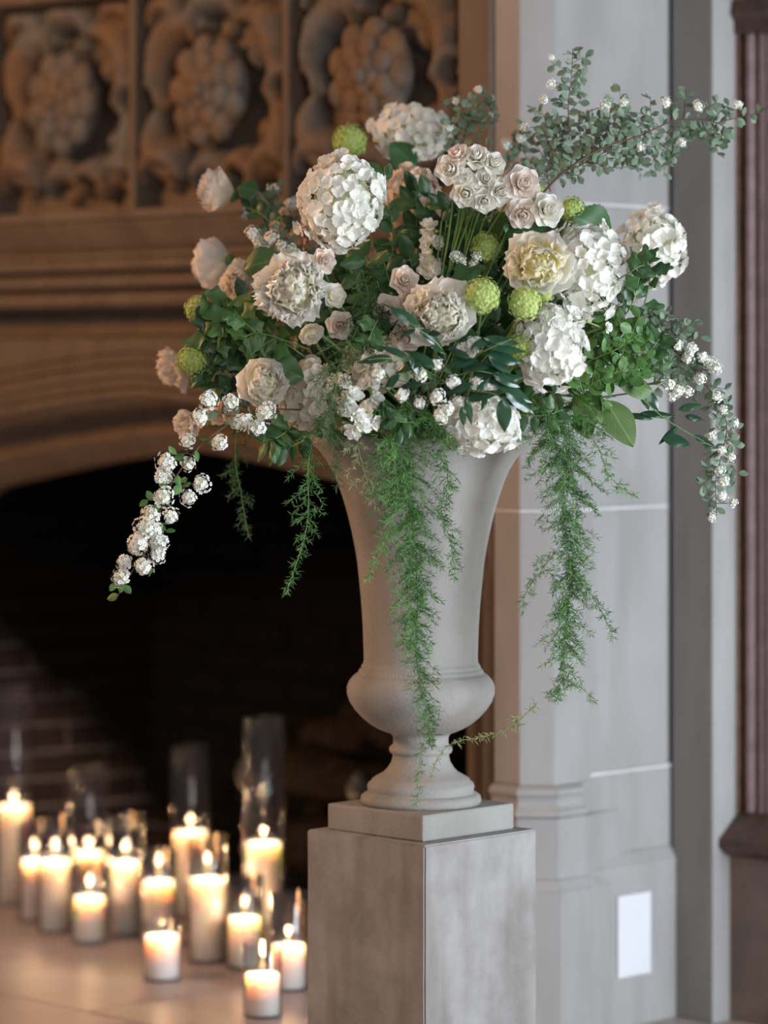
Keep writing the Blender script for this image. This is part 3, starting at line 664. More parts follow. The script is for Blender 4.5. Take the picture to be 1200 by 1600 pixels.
def cluster_mesh(seed):
    random.seed(seed); mb = MB(); mc = MB(); n = 24
    for i in range(n):
        z = 1-(i+.5)/n*.85; ph = i*2.39996; s = math.sqrt(1-z*z); d = Vector((s*math.cos(ph), s*math.sin(ph), z*.75))
        T = frame(d*random.uniform(.72,1.12), d+Vector([random.uniform(-.35,.35) for _ in range(3)]), random.uniform(0,6))
        for k in range(5):
            a = k*2*PI/5; w_ = .17
            mb.add([(.03*math.cos(a),.03*math.sin(a),.0),(.15*math.cos(a)-w_*.6*math.sin(a),.15*math.sin(a)+w_*.6*math.cos(a),.02),(.27*math.cos(a),.27*math.sin(a),.045),(.15*math.cos(a)+w_*.6*math.sin(a),.15*math.sin(a)-w_*.6*math.cos(a),.02)], [(0,1,2,3)], T)
        t = MB().lathe([(.001,-.0),(.035,.01),(.02,.045),(.001,.05)], 5); mb.add(t.v, t.f, T); n0 = len(t.f)
        t = MB().tube([Vector((0,0,-.1)), d*.9], .018, 3); mb.add(t.v, t.f)
    nfl = len(mb.f)
    t = MB().lathe([(.001,-.3)]+[(.66*math.sin(PI*i/6), .1-.5*math.cos(PI*i/6)) for i in range(1,6)]+[(.001,.60)], 10); mb.add(t.v, t.f)
    me = mb.mesh('flower_cluster', False); me.materials.append(M['spirea']); me.materials.append(M['core'])
    # eyes and pedicels green
    nf = nfl; per = nf//n
    for i, p in enumerate(me.polygons):
        if i >= nfl or i % per >= 5: p.material_index = 1
    return me
CL = [cluster_mesh(60+i) for i in range(4)]
# ------------------------------------------------------------------ leaves: grow along +Z, face +X
def leaf_mesh(name, m, W=.5, fold=.25, curve=.15, wave=.02, serr=0.0, peak=.42, seed=0, nu=4, nv=8, lobes=0):
    rows = []
    for i in range(nv+1):
        v = i/nv; hw = W/2*(math.sin(PI*min(1, v**(math.log(.5)/math.log(peak))))**.8 if 0 < v < 1 else .02)
        if lobes: hw *= 1+.28*math.cos(v*lobes*2*PI+.5)
        if serr: hw *= 1+serr*(1 if i % 2 else -1)
        rows.append([(curve*v*v-fold*abs(u)*hw+wave*math.sin(v*9+u*3+seed), u*hw, v+(serr*.5+.1*(lobes>0))*abs(u)*v) for u in [-1+2*j/nu for j in range(nu+1)]])
    me = MB().grid(rows).mesh(name); me.materials.append(m); return me
LF = {
 'leaf': [leaf_mesh('leaf', M['leaf'], .55, .3, c, .02, .05, seed=i, nv=12) for i, c in enumerate((-.25,-.1,.1))],
 'lobed': [leaf_mesh('leaf', M['leafm'], .70, .25, c, .03, 0, .45, seed=i, nv=14, lobes=2) for i, c in enumerate((-.25,-.1,.05))],
 'lobedd': [leaf_mesh('leaf', M['leaf'], .70, .25, c, .03, 0, .45, seed=i, nv=14, lobes=2) for i, c in enumerate((-.25,-.1,.05))],
 'bright': [leaf_mesh('leaf', M['leafb'], .66, .2, c, .02, 0, .5, seed=i) for i, c in enumerate((-.2,-.05,.1))],
 'grey': [leaf_mesh('leaf', M['leafg'], .62, .15, c, .02, 0, .58, seed=i, nv=6) for i, c in enumerate((-.15,.0,.1))],
 'ruscus': [leaf_mesh('leaf', M['ruscus'], .30, .2, c, .01, 0, .42, seed=i, nv=10) for i, c in enumerate((-.45,-.3,-.15))],
 'big': [leaf_mesh('leaf', M['leafv'], .60, .15, -.2, .015, .0, .42, nv=14, nu=6)],
 'bigd': [leaf_mesh('leaf', M['leafd'], .70, .15, -.2, .015, .03, .45, nv=18, nu=6)]}
def leafM(p, d, nrm, s, sx=1.0):
    z = Vector(d).normalized(); x = Vector(nrm)-z*Vector(nrm).dot(z)
    if x.length < 1e-4: x = z.orthogonal()
    x.normalize(); y = z.cross(x)
    return Matrix(((x.x*s, y.x*s*sx, z.x*s, p.x), (x.y*s, y.y*s*sx, z.y*s, p.y), (x.z*s, y.z*s*sx, z.z*s, p.z), (0,0,0,1)))
def rv3(a): return Vector([random.uniform(-a, a) for _ in range(3)])
def sprig(kind, pts, leaf, n, size, label, cat, group=None, stem='stem', r=.0018, t0=.25, spread=.9, cam_bias=.6, jitter=.45, clusters=(), cs=.019, sub=0, sublen=.06, per=1, skip_end=False):
    """a leafy branch: stem, leaves as parts (alternate), flower clusters as parts"""
    pts = cat_path(pts, 5); root = empty(kind, Matrix.Translation(pts[0]), label, cat, group); o0 = pts[0]
    mb = MB().tube([p-o0 for p in pts], r, 5, r*.45)
    paths = [pts]
    for k in range(sub):
        i = int(lerp(len(pts)*t0, len(pts)-3, (k+.5)/sub)); d = (pts[i+1]-pts[i]).normalized()
        side = (d.cross(Vector((0,-1,0))).normalized()*(1 if k % 2 else -1)+rv3(.5)+d*.6).normalized(); L_ = sublen*random.uniform(.5,1.1)
        sp = [pts[i], pts[i]+side*L_*.5+rv3(.006), pts[i]+side*L_+rv3(.012)]; sp = bez(sp[0], sp[1], sp[2], 5); paths.append(sp)
        mb.tube([p-o0 for p in sp], r*.5, 4, r*.3)
    for q, path in enumerate(paths):
        m = n if q == 0 else max(3, int(n*.5*sublen/.06*.3)); a = t0 if q == 0 else .25
        if sub and q == 0: m = n
        for i in range(m):
            t = lerp(a, .985, (i+.5)/m)*(len(path)-1); j = min(int(t), len(path)-2); p = lerp(path[j], path[j+1], t-j); d = (path[j+1]-path[j]).normalized()
            sgn = 1 if i % 2 else -1; side = d.cross(Vector((0,-1,0)));
            if side.length < .05: side = Vector((1,0,0))
            for _ in range(per):
                dr = (side.normalized()*sgn*spread+d*.55+rv3(jitter)).normalized(); s = size*random.uniform(.7,1.2)
                put('leaf', random.choice(LF[leaf]), None, root, leafM(p-o0, dr, Vector((0,-cam_bias,.35))+rv3(.45), s))
    for c in clusters:
        c = Vector(c); near = min((p for pa in paths for p in pa), key=lambda p: (p-c).length)
        mb.tube([near-o0, lerp(near, c, .6)-o0+rv3(.002), c-o0], r*.45, 4)
        put('flower_cluster', random.choice(CL), None, root, frame(c-o0, Vector((random.uniform(-.5,.5), -1, random.uniform(-.2,.5))), random.uniform(0,6)) @ Matrix.Scale(cs*random.uniform(.85,1.12), 4))
    put('stem', mb.mesh('stem'), M[stem], root); return root
def PX(lst): return [at(*p) for p in lst]
# ------------------------------------------------------------------ fern: drooping trail with needle whorls
def fern(pts, wpx, label, mk='fern', step=.0105, nl=.0140, blmin=.45, seed=0, taper=1.0, group=None, down=.35, stemr=.0011, wh=5):
    """pts: list of world points; wpx: half width in metres at each point"""
    random.seed(900+seed); path = cat_path(pts, 8); root = empty('asparagus_fern', Matrix.Translation(path[0]), label, 'asparagus fern', group); o0 = path[0]
    stem = MB().tube([p-o0 for p in path], stemr, 5, stemr*.5); ned = MB(); L_ = [0]
    for a, b in zip(path[:-1], path[1:]): L_.append(L_[-1]+(b-a).length)
    tot = L_[-1]; n = int(tot/step)
    def whorl(p, d, s):
        for k in range(wh):
            dr = (d*.55+rv3(.9)).normalized(); l = nl*s*random.uniform(.7,1.25); w_ = .00078
            a = dr.orthogonal().normalized(); b = dr.cross(a); q = p+dr*l; mdl = p+dr*l*.5
            ned.add([tuple(p), tuple(mdl+a*w_), tuple(mdl-a*w_*.5+b*w_*.87), tuple(mdl-a*w_*.5-b*w_*.87), tuple(q)], [(0,1,2),(0,2,3),(0,3,1),(4,2,1),(4,3,2),(4,1,3)])
    for i in range(n):
        t = (i+random.random()*.6)/n; s_ = t*tot; j = max(k for k in range(len(L_)) if L_[k] <= s_); j = min(j, len(path)-2)
        p = lerp(path[j], path[j+1], (s_-L_[j])/max(1e-6, L_[j+1]-L_[j])); d = (path[j+1]-path[j]).normalized()
        tw = t*(len(wpx)-1); jw = min(int(tw), len(wpx)-2); wd = lerp(wpx[jw], wpx[jw+1], tw-jw)*random.uniform(blmin, 1.15)
        ph = random.uniform(0, 6.28); side = Vector((math.copysign(abs(math.cos(ph))**.6, math.cos(ph)), .45*math.sin(ph), .3*math.sin(ph*2)))
        e = p+side*wd+Vector((0,0,-down*wd))+d*wd*.25; mid = lerp(p, e, .5)+Vector((0,0,.16*wd))
        br = bez(p, mid, e, 4); stem.tube([x-o0 for x in br], .00045, 3)
        m = max(1, int(wd/.0068))
        for k in range(m):
            tt = (k+.6)/m*3; a = min(int(tt), 2); bp = lerp(br[a], br[a+1], tt-a); whorl(bp-o0, (br[a+1]-br[a]).normalized(), 1.0)
        whorl(p-o0, d, 1.0)
    put('stem', stem.mesh('stem'), M['stem'], root)
    tag(put('needles', ned.mesh('needles', False), M[mk], root), kind='stuff'); return root
# ================================================================== THE BOUQUET
random.seed(11)
Hy = hydrangea
Hy(534,315,6.52,66,80,(.25,-1,.15),'large white hydrangea, upper left of the bouquet, blushed peach on its left','hyd',125,'the large upper left hydrangea',tiltz=.15)
Hy(641,208,6.98,64,46,(.0,-1,.35),'topmost white hydrangea, soft, at the crown of the bouquet','hyd',85,'the topmost hydrangea')
Hy(644,318,6.84,48,60,(-.25,-1,.0),'peach-blushed hydrangea set back between the upper left hydrangea and the rose cluster','hydp',85,'the peach-blushed hydrangea')
Hy(918,422,6.50,54,76,(.2,-1,.1),'tall white hydrangea touching the right side of the open yellow-hearted peony','hyd',105,'the tall right hydrangea')
Hy(1020,386,6.72,54,62,(.55,-1,.15),'white hydrangea farthest right, above the trailing grey-green leaves','hyd',90,'the far right hydrangea')
Hy(860,543,6.42,54,66,(.15,-1,-.1),'white hydrangea under the tall right one, above the right fern trail','hyd',100,'the lower right hydrangea')
Hy(752,664,6.44,60,46,(-.05,-1,-.25),'lowest white hydrangea, resting on the urn rim under the glossy leaves','hyd',90,'the lowest hydrangea')
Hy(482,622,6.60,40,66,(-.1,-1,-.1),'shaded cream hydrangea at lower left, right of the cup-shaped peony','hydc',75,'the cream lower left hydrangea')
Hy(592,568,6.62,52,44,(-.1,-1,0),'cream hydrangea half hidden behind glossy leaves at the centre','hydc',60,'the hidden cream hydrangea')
random.seed(12)
peony(457,449,6.40,60,(.12,-1,.12),'fully open fluffy white peony with yellow flecks, left of centre',short='the fluffy left peony',inner=44,mid=62,guard=9,mk='peonys')
peony(688,492,6.38,58,(.05,-1,.12),'full cream-white peony at the very centre of the bouquet',short='the central peony',inner=50,mid=30,guard=9)
r_ = peony(843,412,6.40,56,(-.12,-1,.05),'wide open white peony with a yellow heart, right of centre',short='the yellow-hearted peony',inner=30,mid=6,guard=13,openness=1.0,mk='peonyy')
peony(412,598,6.46,48,(.25,-1,.10),'cup-shaped white peony at lower left above the spirea clusters',short='the cup-shaped peony',inner=26,mid=14,openness=.85)
peony(344,300,6.98,46,(-1,-.25,.25),'blurred white peony in profile, topmost at the left edge',short='the upper left profile peony',mk='peonyb',openness=.8)
peony(340,412,6.96,48,(-1,.5,-.1),'blurred white peony turned away, below the topmost left one',short='the turned-away peony',mk='peonyb',openness=.8,guard=13)
peony(376,442,6.82,36,(-.6,-1,.1),'small peach-cream ruffled peony behind the fluffy left one',short='the small peach peony',mk='peonyb',openness=.9)
peony(274,574,6.98,38,(-1,-.4,-.35),'blurred blush peony at the far left behind a green viburnum ball',short='the far left peony',mk='peonyb',openness=1.0,inner=14,mid=10)
peony(292,662,6.62,26,(-.7,-1,-.1),'pale pink flower half hidden under the left spirea clusters',short='the pink flower',mk='peonyb',inner=8,mid=6)
peony(990,452,6.55,22,(.1,-1,-.3),'small spiky white flower below the far right hydrangea',short='the small spiky flower',inner=14,mid=22,guard=8,mk='peonys')
peony(486,521,6.44,20,(.3,-1,-.5),'small white flower hanging just under the fluffy left peony',short='the small hanging flower',inner=10,mid=6)
peony(672,418,6.62,20,(-.1,-1,.5),'small white daisy-like flower above the central peony',short='the daisy-like flower',inner=8,mid=22,mk='peonys')
peony(523,462,6.42,22,(.6,-1,.2),'white flower with three loose petals right of the fluffy left peony',short='the loose-petalled flower',inner=5,mid=4,guard=5,mk='peony')
random.seed(13)
RO = [(702,263,22,-.3,.1,'rose','largest rose at the left end of the spray rose cluster'),(744,242,20,0,.6,'rose','topmost spray rose in the upper rose cluster'),
 (773,253,18,.4,.4,'rose','rose at the upper right of the spray rose cluster'),(727,276,14,0,.2,'rose','smallest spray rose in the middle of the upper cluster'),
 (759,279,17,.1,.1,'rose','round rose right of the smallest one in the upper cluster'),(727,302,21,-.1,-.2,'rose','lowest left rose of the upper cluster, spiralled face'),
 (757,315,18,0,-.3,'rose','lowest rose of the upper spray cluster'),(783,300,20,.3,-.1,'rose','rose at the lower right of the upper spray cluster'),
 (714,240,18,-.5,.7,'roseb','peach-tinted rose behind the largest one of the upper cluster'),
 (818,287,26,.3,.1,'roseb','large blush rose right of the upper spray cluster'),(816,335,22,0,-.3,'roseb','blush rose under the large blush rose'),(858,327,24,.4,.1,'rose','loose white rose above the yellow-hearted peony'),
 (838,582,22,-.2,-.1,'rose','open white rose low on the lower right hydrangea'),(866,578,19,.2,-.2,'roseb','blush rose beside the open rose on the lower right hydrangea'),
 (632,437,20,.1,.2,'roseb','blush rose directly above left of the central peony'),(610,460,10,-.2,.2,'roseb','small round rose bud left of the central peony'),
 (603,483,22,-.3,0,'roseb','open blush rose at the left edge of the central peony'),(640,466,18,.0,.2,'roseb','blush rose pressed against the central peony from the upper left'),
 (507,407,18,.3,.1,'roseb','blush rose between the large upper left hydrangea and fluffy peony'),(634,528,22,-.2,-.5,'roseb','shaded cream rose below left of the central peony'),
 (531,508,20,0,-.1,'roseb','shaded cream rose behind the fern left of centre')]
for px, py, r, fx, fz, mk, lab in RO:
    if r < 12: rose(px,py,6.46,r,(fx,-1,fz),lab,mk,loose=.25,n=9); continue
    rose(px, py, 6.46 if py < 400 else 6.42, r*1.08, (fx,-1,fz), lab, mk, loose=1.0, short='the '+lab.split(',')[0] if False else None)
# stocks: florets up a spike
def stock(pts, n, fs, label, mk='stock', sp=.016):
    path = cat_path(PX(pts), 6); root = empty('stock_flower', Matrix.Translation(path[0]), label, 'stock flower', 'stock spikes'); o0 = path[0]
    for i in range(n):
        t = i/max(1, n-1)*(len(path)-1); j = min(int(t), len(path)-2); p = lerp(path[j], path[j+1], t-j)
        d = (Vector((math.cos(i*2.4), -.9-.3*random.random(), math.sin(i*2.4)))).normalized()
        put('floret', random.choice(ST[mk]), None, root, frame(p-o0+d*sp*.8, d, random.uniform(0,6)) @ Matrix.Scale(fs*random.uniform(.8,1.1), 4))
    put('stem', MB().tube([p-o0 for p in path], .0022, 6).mesh('stem'), M['stem'], root)
    world_part('stem', MB().tube(bez(path[0], lerp(path[0], MOUTH, .5)+Vector((0,.05,.05)), MOUTH, 7), .0022, 6), M['stem'], root)
    for k in range(3):
        put('bud', MB().lathe([(.001,0),(.003,.004),(.0028,.012),(.001,.016)], 6).mesh('bud'), M['stem'], root, frame(path[-1]-o0, (random.uniform(-1,1),-.4,-1)))
random.seed(14)
stock([(525,596,6.42),(545,622,6.38),(552,650,6.38),(560,668,6.38)],9,.040,'white stock spike with faint pink florets, hanging over the urn rim left of centre')
stock([(575,598,6.44),(582,630,6.42),(576,665,6.42)],7,.040,'second white stock spike, right of the pinkish one over the urn rim')
stock([(672,415,6.66),(676,385,6.64),(672,355,6.64)],8,.038,'white stock spike in the gap under the peach-blushed hydrangea')
stock([(480,395,6.86),(468,372,6.88),(490,365,6.88)],7,.042,'peach stock spike left under the large upper left hydrangea','stockp')
stock([(437,372,6.86),(435,352,6.86),(438,338,6.86)],4,.028,'small peach stock tip between the left profile peony and the large hydrangea','stockp')
stock([(350,650,6.60),(338,640,6.60),(325,655,6.60)],5,.040,'peach stock florets behind the left spirea clusters','stockp')
stock([(880,500,6.40),(868,492,6.38),(856,500,6.38)],6,.026,'little white stock florets on top of the lower right hydrangea')
stock([(940,512,6.48),(905,498,6.42),(890,496,6.42)],5,.026,'little white stock florets under the tall right hydrangea')
# viburnum balls
VI = [(547,222,6.95,28,1,'vib','green viburnum ball topmost, left of the top hydrangea'),(310,483,6.66,22,1.0,'vib','pale green viburnum ball at the left edge under the turned-away peony'),
 (321,510,6.66,13,1,'viby','small yellowish viburnum tuft hanging under the pale left ball'),(300,563,6.56,25,1,'vib','bright green viburnum ball farthest left and lowest'),
 (378,477,6.66,20,1,'viby','shaded green viburnum ball left below the fluffy peony'),(761,387,6.60,25,1,'vib','green viburnum ball under the upper rose cluster'),
 (754,462,6.38,29,1,'vib','large round green viburnum ball right of the central peony'),(820,474,6.38,27,1,'vib','green viburnum ball directly under the yellow-hearted peony'),
 (815,543,6.40,24,1,'vib','green viburnum ball left of the lower right hydrangea'),(894,328,6.60,21,1,'vib','green viburnum ball above the tall right hydrangea'),
 (337,548,6.60,12,1,'viby','small yellow-green viburnum tuft between the left leaves'),(852,461,6.40,11,1,'vib','tiny green viburnum tuft right under the yellow-hearted peony'),
 (838,300,6.70,14,1,'vib','small green viburnum tuft behind the large blush rose')]
for px, py, Y, r, sy, mk, lab in VI: viburnum(px, py, Y, r*1.02, lab, mk, sy)
# ---- spirea
random.seed(15)
SG = 'spirea branches'
cl = lambda L, Y: [at(x, y, Y+random.uniform(-.02,.02)) for x, y in L]
lc = [(292,689),(344,691),(294,725),(261,722),(256,747),(255,776),(315,756),(296,777),(267,806),(236,804),(226,825),(219,845),(241,826),(250,847),(246,867),(224,886),(194,879),(190,902),(212,852)]
sprig('spirea_branch', PX([(430,650,6.52),(375,655,6.44),(320,690,6.40),(275,745,6.40),(250,800,6.42),(235,850,6.42),(205,895,6.42),(180,938,6.42)]), 'bright', 16, .022, 'long white-flowered spirea branch trailing down at the far left', 'spirea', SG, 'twig', .0018, .2, clusters=cl(lc, 6.40), sub=8, sublen=.045, cs=.0200)
sprig('spirea_branch', PX([(470,640,6.55),(420,640,6.46),(370,650,6.42),(330,640,6.42)]), 'grey', 12, .024, 'short spirea branch with white clusters under the cup-shaped peony', 'spirea', SG, 'twig', .0018, .1, clusters=cl([(325,625),(361,628),(312,651),(372,661),(415,643),(385,657),(402,668)], 6.41), cs=.0200)
sprig('spirea_branch', PX([(842,308,6.66),(880,270,6.64),(940,232,6.66),(1000,212,6.68),(1050,190,6.70),(1090,187,6.70),(1120,192,6.70),(1143,206,6.70)]), 'grey', 30, .020, 'long spirea branch reaching out to the upper right over the pier', 'spirea', SG, 'twig', .0024, .1, clusters=cl([(1152,164),(945,165),(1040,160),(1090,165)], 6.70), sub=22, sublen=.075, cs=.014, per=2)
sprig('spirea_branch', PX([(893,262,6.68),(890,220,6.68),(888,165,6.68),(893,120,6.68),(895,75,6.68)]), 'grey', 26, .020, 'upright spirea twig, tallest point of the bouquet', 'spirea', SG, 'twig', .0016, .0, clusters=cl([(862,90),(902,112),(860,130),(850,155)], 6.68), sub=14, sublen=.06, cs=.010, per=2)
sprig('spirea_branch', PX([(860,300,6.74),(855,260,6.74),(870,225,6.74),(880,190,6.74)]), 'grey', 26, .020, 'bushy spirea twig at the foot of the tallest twig', 'spirea', SG, 'twig', .0016, .1, clusters=cl([(820,200),(845,215)], 6.74), sub=16, sublen=.085, cs=.012, per=2)
sprig('spirea_branch', PX([(900,262,6.70),(945,238,6.68),(990,228,6.68),(1030,232,6.68),(1055,245,6.68)]), 'grey', 22, .020, 'leafy side spirea branch under the long upper right one', 'spirea', SG, 'twig', .0014, .05, clusters=cl([(1065,222),(1000,230)], 6.68), sub=14, sublen=.06, cs=.011, per=2)
sprig('spirea_branch', PX([(905,258,6.72),(935,215,6.72),(960,190,6.72),(985,175,6.72)]), 'grey', 22, .020, 'leafy side spirea branch above the long upper right one', 'spirea', SG, 'twig', .0014, .05, clusters=cl([(975,160),(1010,178)], 6.72), sub=14, sublen=.06, cs=.011, per=2)
sprig('spirea_branch', PX([(905,258,6.72),(960,262,6.72),(1000,258,6.72)]), 'grey', 3, .018, 'bare thin twig below the long upper right spirea branch', 'spirea', SG, 'twig', .0010, .8, sub=2, sublen=.04)
sprig('spirea_branch', PX([(716,250,6.84),(728,205,6.84),(738,178,6.84),(760,150,6.84)]), 'grey', 22, .020, 'short spirea twig rising behind the upper rose cluster', 'spirea', SG, 'twig', .0014, .05, clusters=cl([(712,158),(700,200),(768,180),(748,140)], 6.84), sub=12, sublen=.06, cs=.010, per=2)
sprig('spirea_branch', PX([(850,300,6.9),(820,240,6.95),(800,222,6.95)]), 'grey', 12, .020, 'soft spirea twig between the rose cluster and the bushy twig', 'spirea', SG, 'twig', .0012, .1, clusters=cl([(790,225),(812,215)], 6.95), sub=8, sublen=.05, cs=.012, per=2)
sprig('spirea_branch', PX([(960,520,6.56),(1010,520,6.54),(1050,545,6.54),(1085,580,6.54)]), 'grey', 26, .020, 'grey-green spirea branch thick with small leaves at right, above the hanging one', 'spirea', SG, 'twig', .0018, .1, clusters=cl([(1110,567),(1095,592),(1060,540),(1075,560),(1045,600),(1060,610),(1098,558),(1118,575),(1080,545)], 6.52), sub=18, sublen=.07, cs=.0150, per=2)
sprig('spirea_branch', PX([(1000,480,6.6),(1030,510,6.58),(1055,560,6.56),(1060,600,6.56)]), 'grey', 26, .020, 'grey-green leafy spirea branch bending down beneath the far right hydrangea', 'spirea', SG, 'twig', .0016, .05, clusters=cl([(1030,595),(1050,620),(1075,612)], 6.54), sub=14, sublen=.06, cs=.012, per=2)
sprig('spirea_branch', PX([(1070,570,6.56),(1110,610,6.55),(1135,660,6.55),(1128,710,6.55),(1118,750,6.55),(1120,805,6.55)]), 'grey', 34, .020, 'spirea branch hanging farthest right in front of the dark timber', 'spirea', SG, 'twig', .0016, .05, clusters=cl([(1130,640),(1148,660),(1142,690),(1128,705),(1142,715),(1125,735),(1130,752),(1128,775),(1145,785),(1112,808),(1120,620),(1112,680)], 6.54), sub=16, sublen=.042, cs=.0122, per=2)
sprig('spirea_branch', PX([(520,420,6.70),(470,400,6.74),(430,382,6.76),(400,372,6.78)]), 'grey', 22, .020, 'spirea branch with pale buds above the fluffy left peony', 'spirea', SG, 'twig', .0016, .1, clusters=cl([(405,378),(425,372),(440,385),(415,392),(455,392),(430,402),(395,365)], 6.72), sub=8, sublen=.05, cs=.016, per=2)
sprig('spirea_branch', PX([(470,380,6.95),(440,345,6.95),(420,310,6.96),(395,330,6.96)]), 'grey', 22, .020, 'blurred spirea twig behind, between the left profile peony and large hydrangea', 'spirea', SG, 'twig', .0016, .1, clusters=cl([(428,296),(388,332),(455,320)], 6.96), sub=8, sublen=.05, cs=.016, per=2)
sprig('spirea_branch', PX([(700,560,6.36),(680,590,6.34),(660,600,6.32),(600,590,6.32)]), 'leaf', 12, .024, 'spirea twig with round blush clusters over the centre of the urn rim', 'spirea', SG, 'twig', .0015, .1, clusters=cl([(592,583),(629,616),(656,585),(682,570),(656,630),(683,620),(708,598),(698,640),(715,628),(690,650)], 6.32), cs=.0165)
sprig('spirea_branch', PX([(700,590,6.40),(720,560,6.38),(730,545,6.37)]), 'leaf', 6, .024, 'spirea twig with white clusters right under the central peony', 'spirea', SG, 'twig', .0015, .1, clusters=cl([(724,545),(742,538),(735,550),(745,600),(765,605)], 6.355), cs=.017)
sprig('spirea_branch', PX([(740,440,6.62),(735,415,6.58),(725,405,6.56)]), 'leaf', 5, .03, 'tiny white filler blossoms above the large round viburnum ball', 'spirea', SG, 'stem', .0012, .1, clusters=cl([(722,408),(738,412),(712,400),(745,402)], 6.56), cs=.012)
# ---- glossy arching leaves over the centre
random.seed(16)
def leafpart(root, a, b, kind, sx=1.0, n=None):
    A = at(*a); B = at(*b); o0 = WM[root.name].translation; d = B-A
    put('leaf', random.choice(LF[kind]), None, root, leafM(A-o0, d, n or Vector((0,-1,.45))+rv3(.15), d.length, sx))
def ruscus(pts, leaves, label):
    P_ = cat_path(PX(pts), 5); root = empty('ruscus_stem', Matrix.Translation(P_[0]), label, 'ruscus', 'glossy ruscus stems')
    put('stem', MB().tube([p-P_[0] for p in P_], .0016, 5, .0008).mesh('stem'), M['stem'], root)
    for L_ in leaves:
        a, b = L_[:2]; leafpart(root, a, b, 'ruscus', L_[2] if len(L_) > 2 else 1.0)
    return root
Y0 = 6.31
ruscus([(700,585,6.42),(690,545,6.33),(655,515,6.30),(640,505,6.30)], [((655,512,Y0),(614,478,Y0-.02),1.2),((655,515,Y0),(694,536,Y0),1.3),((668,520,Y0),(688,520,Y0-.02),1.5),((650,514,Y0),(625,524,Y0)),((672,540,Y0),(700,548,Y0))],'glossy dark arching leaves across the lower edge of the central peony')
ruscus([(720,600,6.42),(740,560,6.34),(775,540,6.30),(800,530,6.30)], [((755,528,Y0),(813,534,Y0),.9),((760,540,Y0),(822,545,Y0),.9),((760,553,Y0),(816,562,Y0),1.3),((735,545,Y0),(775,520,Y0),1.0),((765,560,Y0),(800,582,Y0),1.2),((735,560,Y0),(700,540,Y0)),((770,585,Y0),(815,602,Y0),1.1)],'fan of glossy dark leaves pointing right toward the lower right hydrangea')
ruscus([(700,600,6.42),(650,570,6.34),(610,560,6.31),(575,562,6.31)], [((612,558,Y0),(558,560,Y0),.9),((640,560,Y0),(595,535,Y0),.8),((660,565,Y0),(615,575,Y0),1.2),((640,560,Y0),(670,590,Y0),1.2),((680,575,Y0),(640,545,Y0),1.2),((600,570,Y0),(582,592,Y0),1.3),((625,585,Y0),(600,605,Y0),1.3),((660,600,Y0),(625,600,Y0),1.2)],'glossy dark leaves pointing left across the hidden cream hydrangea')
ruscus([(720,600,6.42),(740,610,6.32),(770,615,6.28),(785,625,6.28)], [((786,622,6.28),(790,673,6.27),1.6),((730,625,Y0),(782,608,6.28),.9),((790,612,6.28),(838,645,6.30),1.1),((728,620,6.30),(738,660,6.29),1.0),((722,635,6.30),(724,662,6.29),1.4),((745,612,6.30),(765,590,6.30),1.2),((760,618,6.30),(752,640,6.29),1.2),((740,600,6.3),(700,612,6.3),1.1)],'glossy stem with a drooping oval leaf over the lowest hydrangea')
ruscus([(690,600,6.42),(720,585,6.35),(750,580,6.32),(790,590,6.32)], [((700,570,6.33),(745,560,6.31),1.2),((720,575,6.33),(765,565,6.31),1.3),((740,585,6.33),(785,575,6.31),1.2),((760,595,6.33),(815,585,6.31),1.1),((700,590,6.33),(735,600,6.31),1.3),((775,600,6.33),(830,615,6.31),1.1),((690,560,6.34),(665,575,6.32),1.4)],'dense glossy dark leaves at the heart of the lower bouquet')
ruscus([(960,590,6.56),(1000,620,6.54),(1040,655,6.54),(1100,690,6.54)], [((1035,683,6.54),(1079,692,6.53),1.6),((1000,645,6.55),(1060,648,6.54),.7),((1020,655,6.55),(975,640,6.54),.8),((1060,665,6.55),(1030,690,6.54),.8),((1010,610,6.55),(1030,640,6.54),1.5),((1070,650,6.55),(1100,655,6.54),1.2),((1060,640,6.55),(1095,630,6.54),1.2),((1085,680,6.55),(1120,700,6.54),1.0),((1000,600,6.55),(1015,640,6.54),1.2)],'thin dark-leaved twigs reaching right below the grey-green branch')
# ---- big single leaves
def bigleaf(a, b, kind, sx, label, n=None):
    A = at(*a); B = at(*b); root = empty('broad_leaf', Matrix.Translation(A), label, 'leaf', 'single broad leaves')
    leafpart(root, a, b, kind, sx, n); world_part('leaf_stalk', MB().tube(bez(A, lerp(A, MOUTH, .3)+Vector((0,.03,.02)), MOUTH, 7), .0018, 5), M['stem'], root)
bigleaf((945,625,6.50),(990,688,6.44),'big',1.0,'large pointed veined leaf hanging over the pier right of the fern')
bigleaf((905,615,6.50),(938,655,6.46),'big',1.5,'veined leaf just left of the large pointed one')
bigleaf((1020,612,6.52),(972,596,6.48),'big',1.0,'veined leaf lying flat above the large pointed one')
bigleaf((905,640,6.52),(920,680,6.48),'big',1.2,'dark veined leaf under the bright foliage, behind the fern top',)
bigleaf((955,365,6.60),(903,338,6.56),'bigd',1.5,'broad dark leaf standing above the tall right hydrangea',Vector((0,-1,.2)))
bigleaf((800,345,6.52),(842,378,6.46),'bigd',1.2,'dark serrated leaf above the yellow-hearted peony')
bigleaf((830,378,6.54),(795,352,6.50),'bigd',1.0,'dark serrated leaf left above the yellow-hearted peony')
bigleaf((800,520,6.44),(840,490,6.42),'bigd',.9,'dark leaf between the viburnum balls at the lower right')
bigleaf((800,330,6.56),(772,395,6.60),'bigd',1.0,'tall dark leaf in the gap right under the upper rose cluster')
bigleaf((650,262,6.92),(615,222,6.90),'bigd',1.3,'dark leaf tucked under the topmost hydrangea')
bigleaf((405,300,6.92),(372,290,6.92),'bigd',1.4,'dark leaf behind the upper left profile peony')
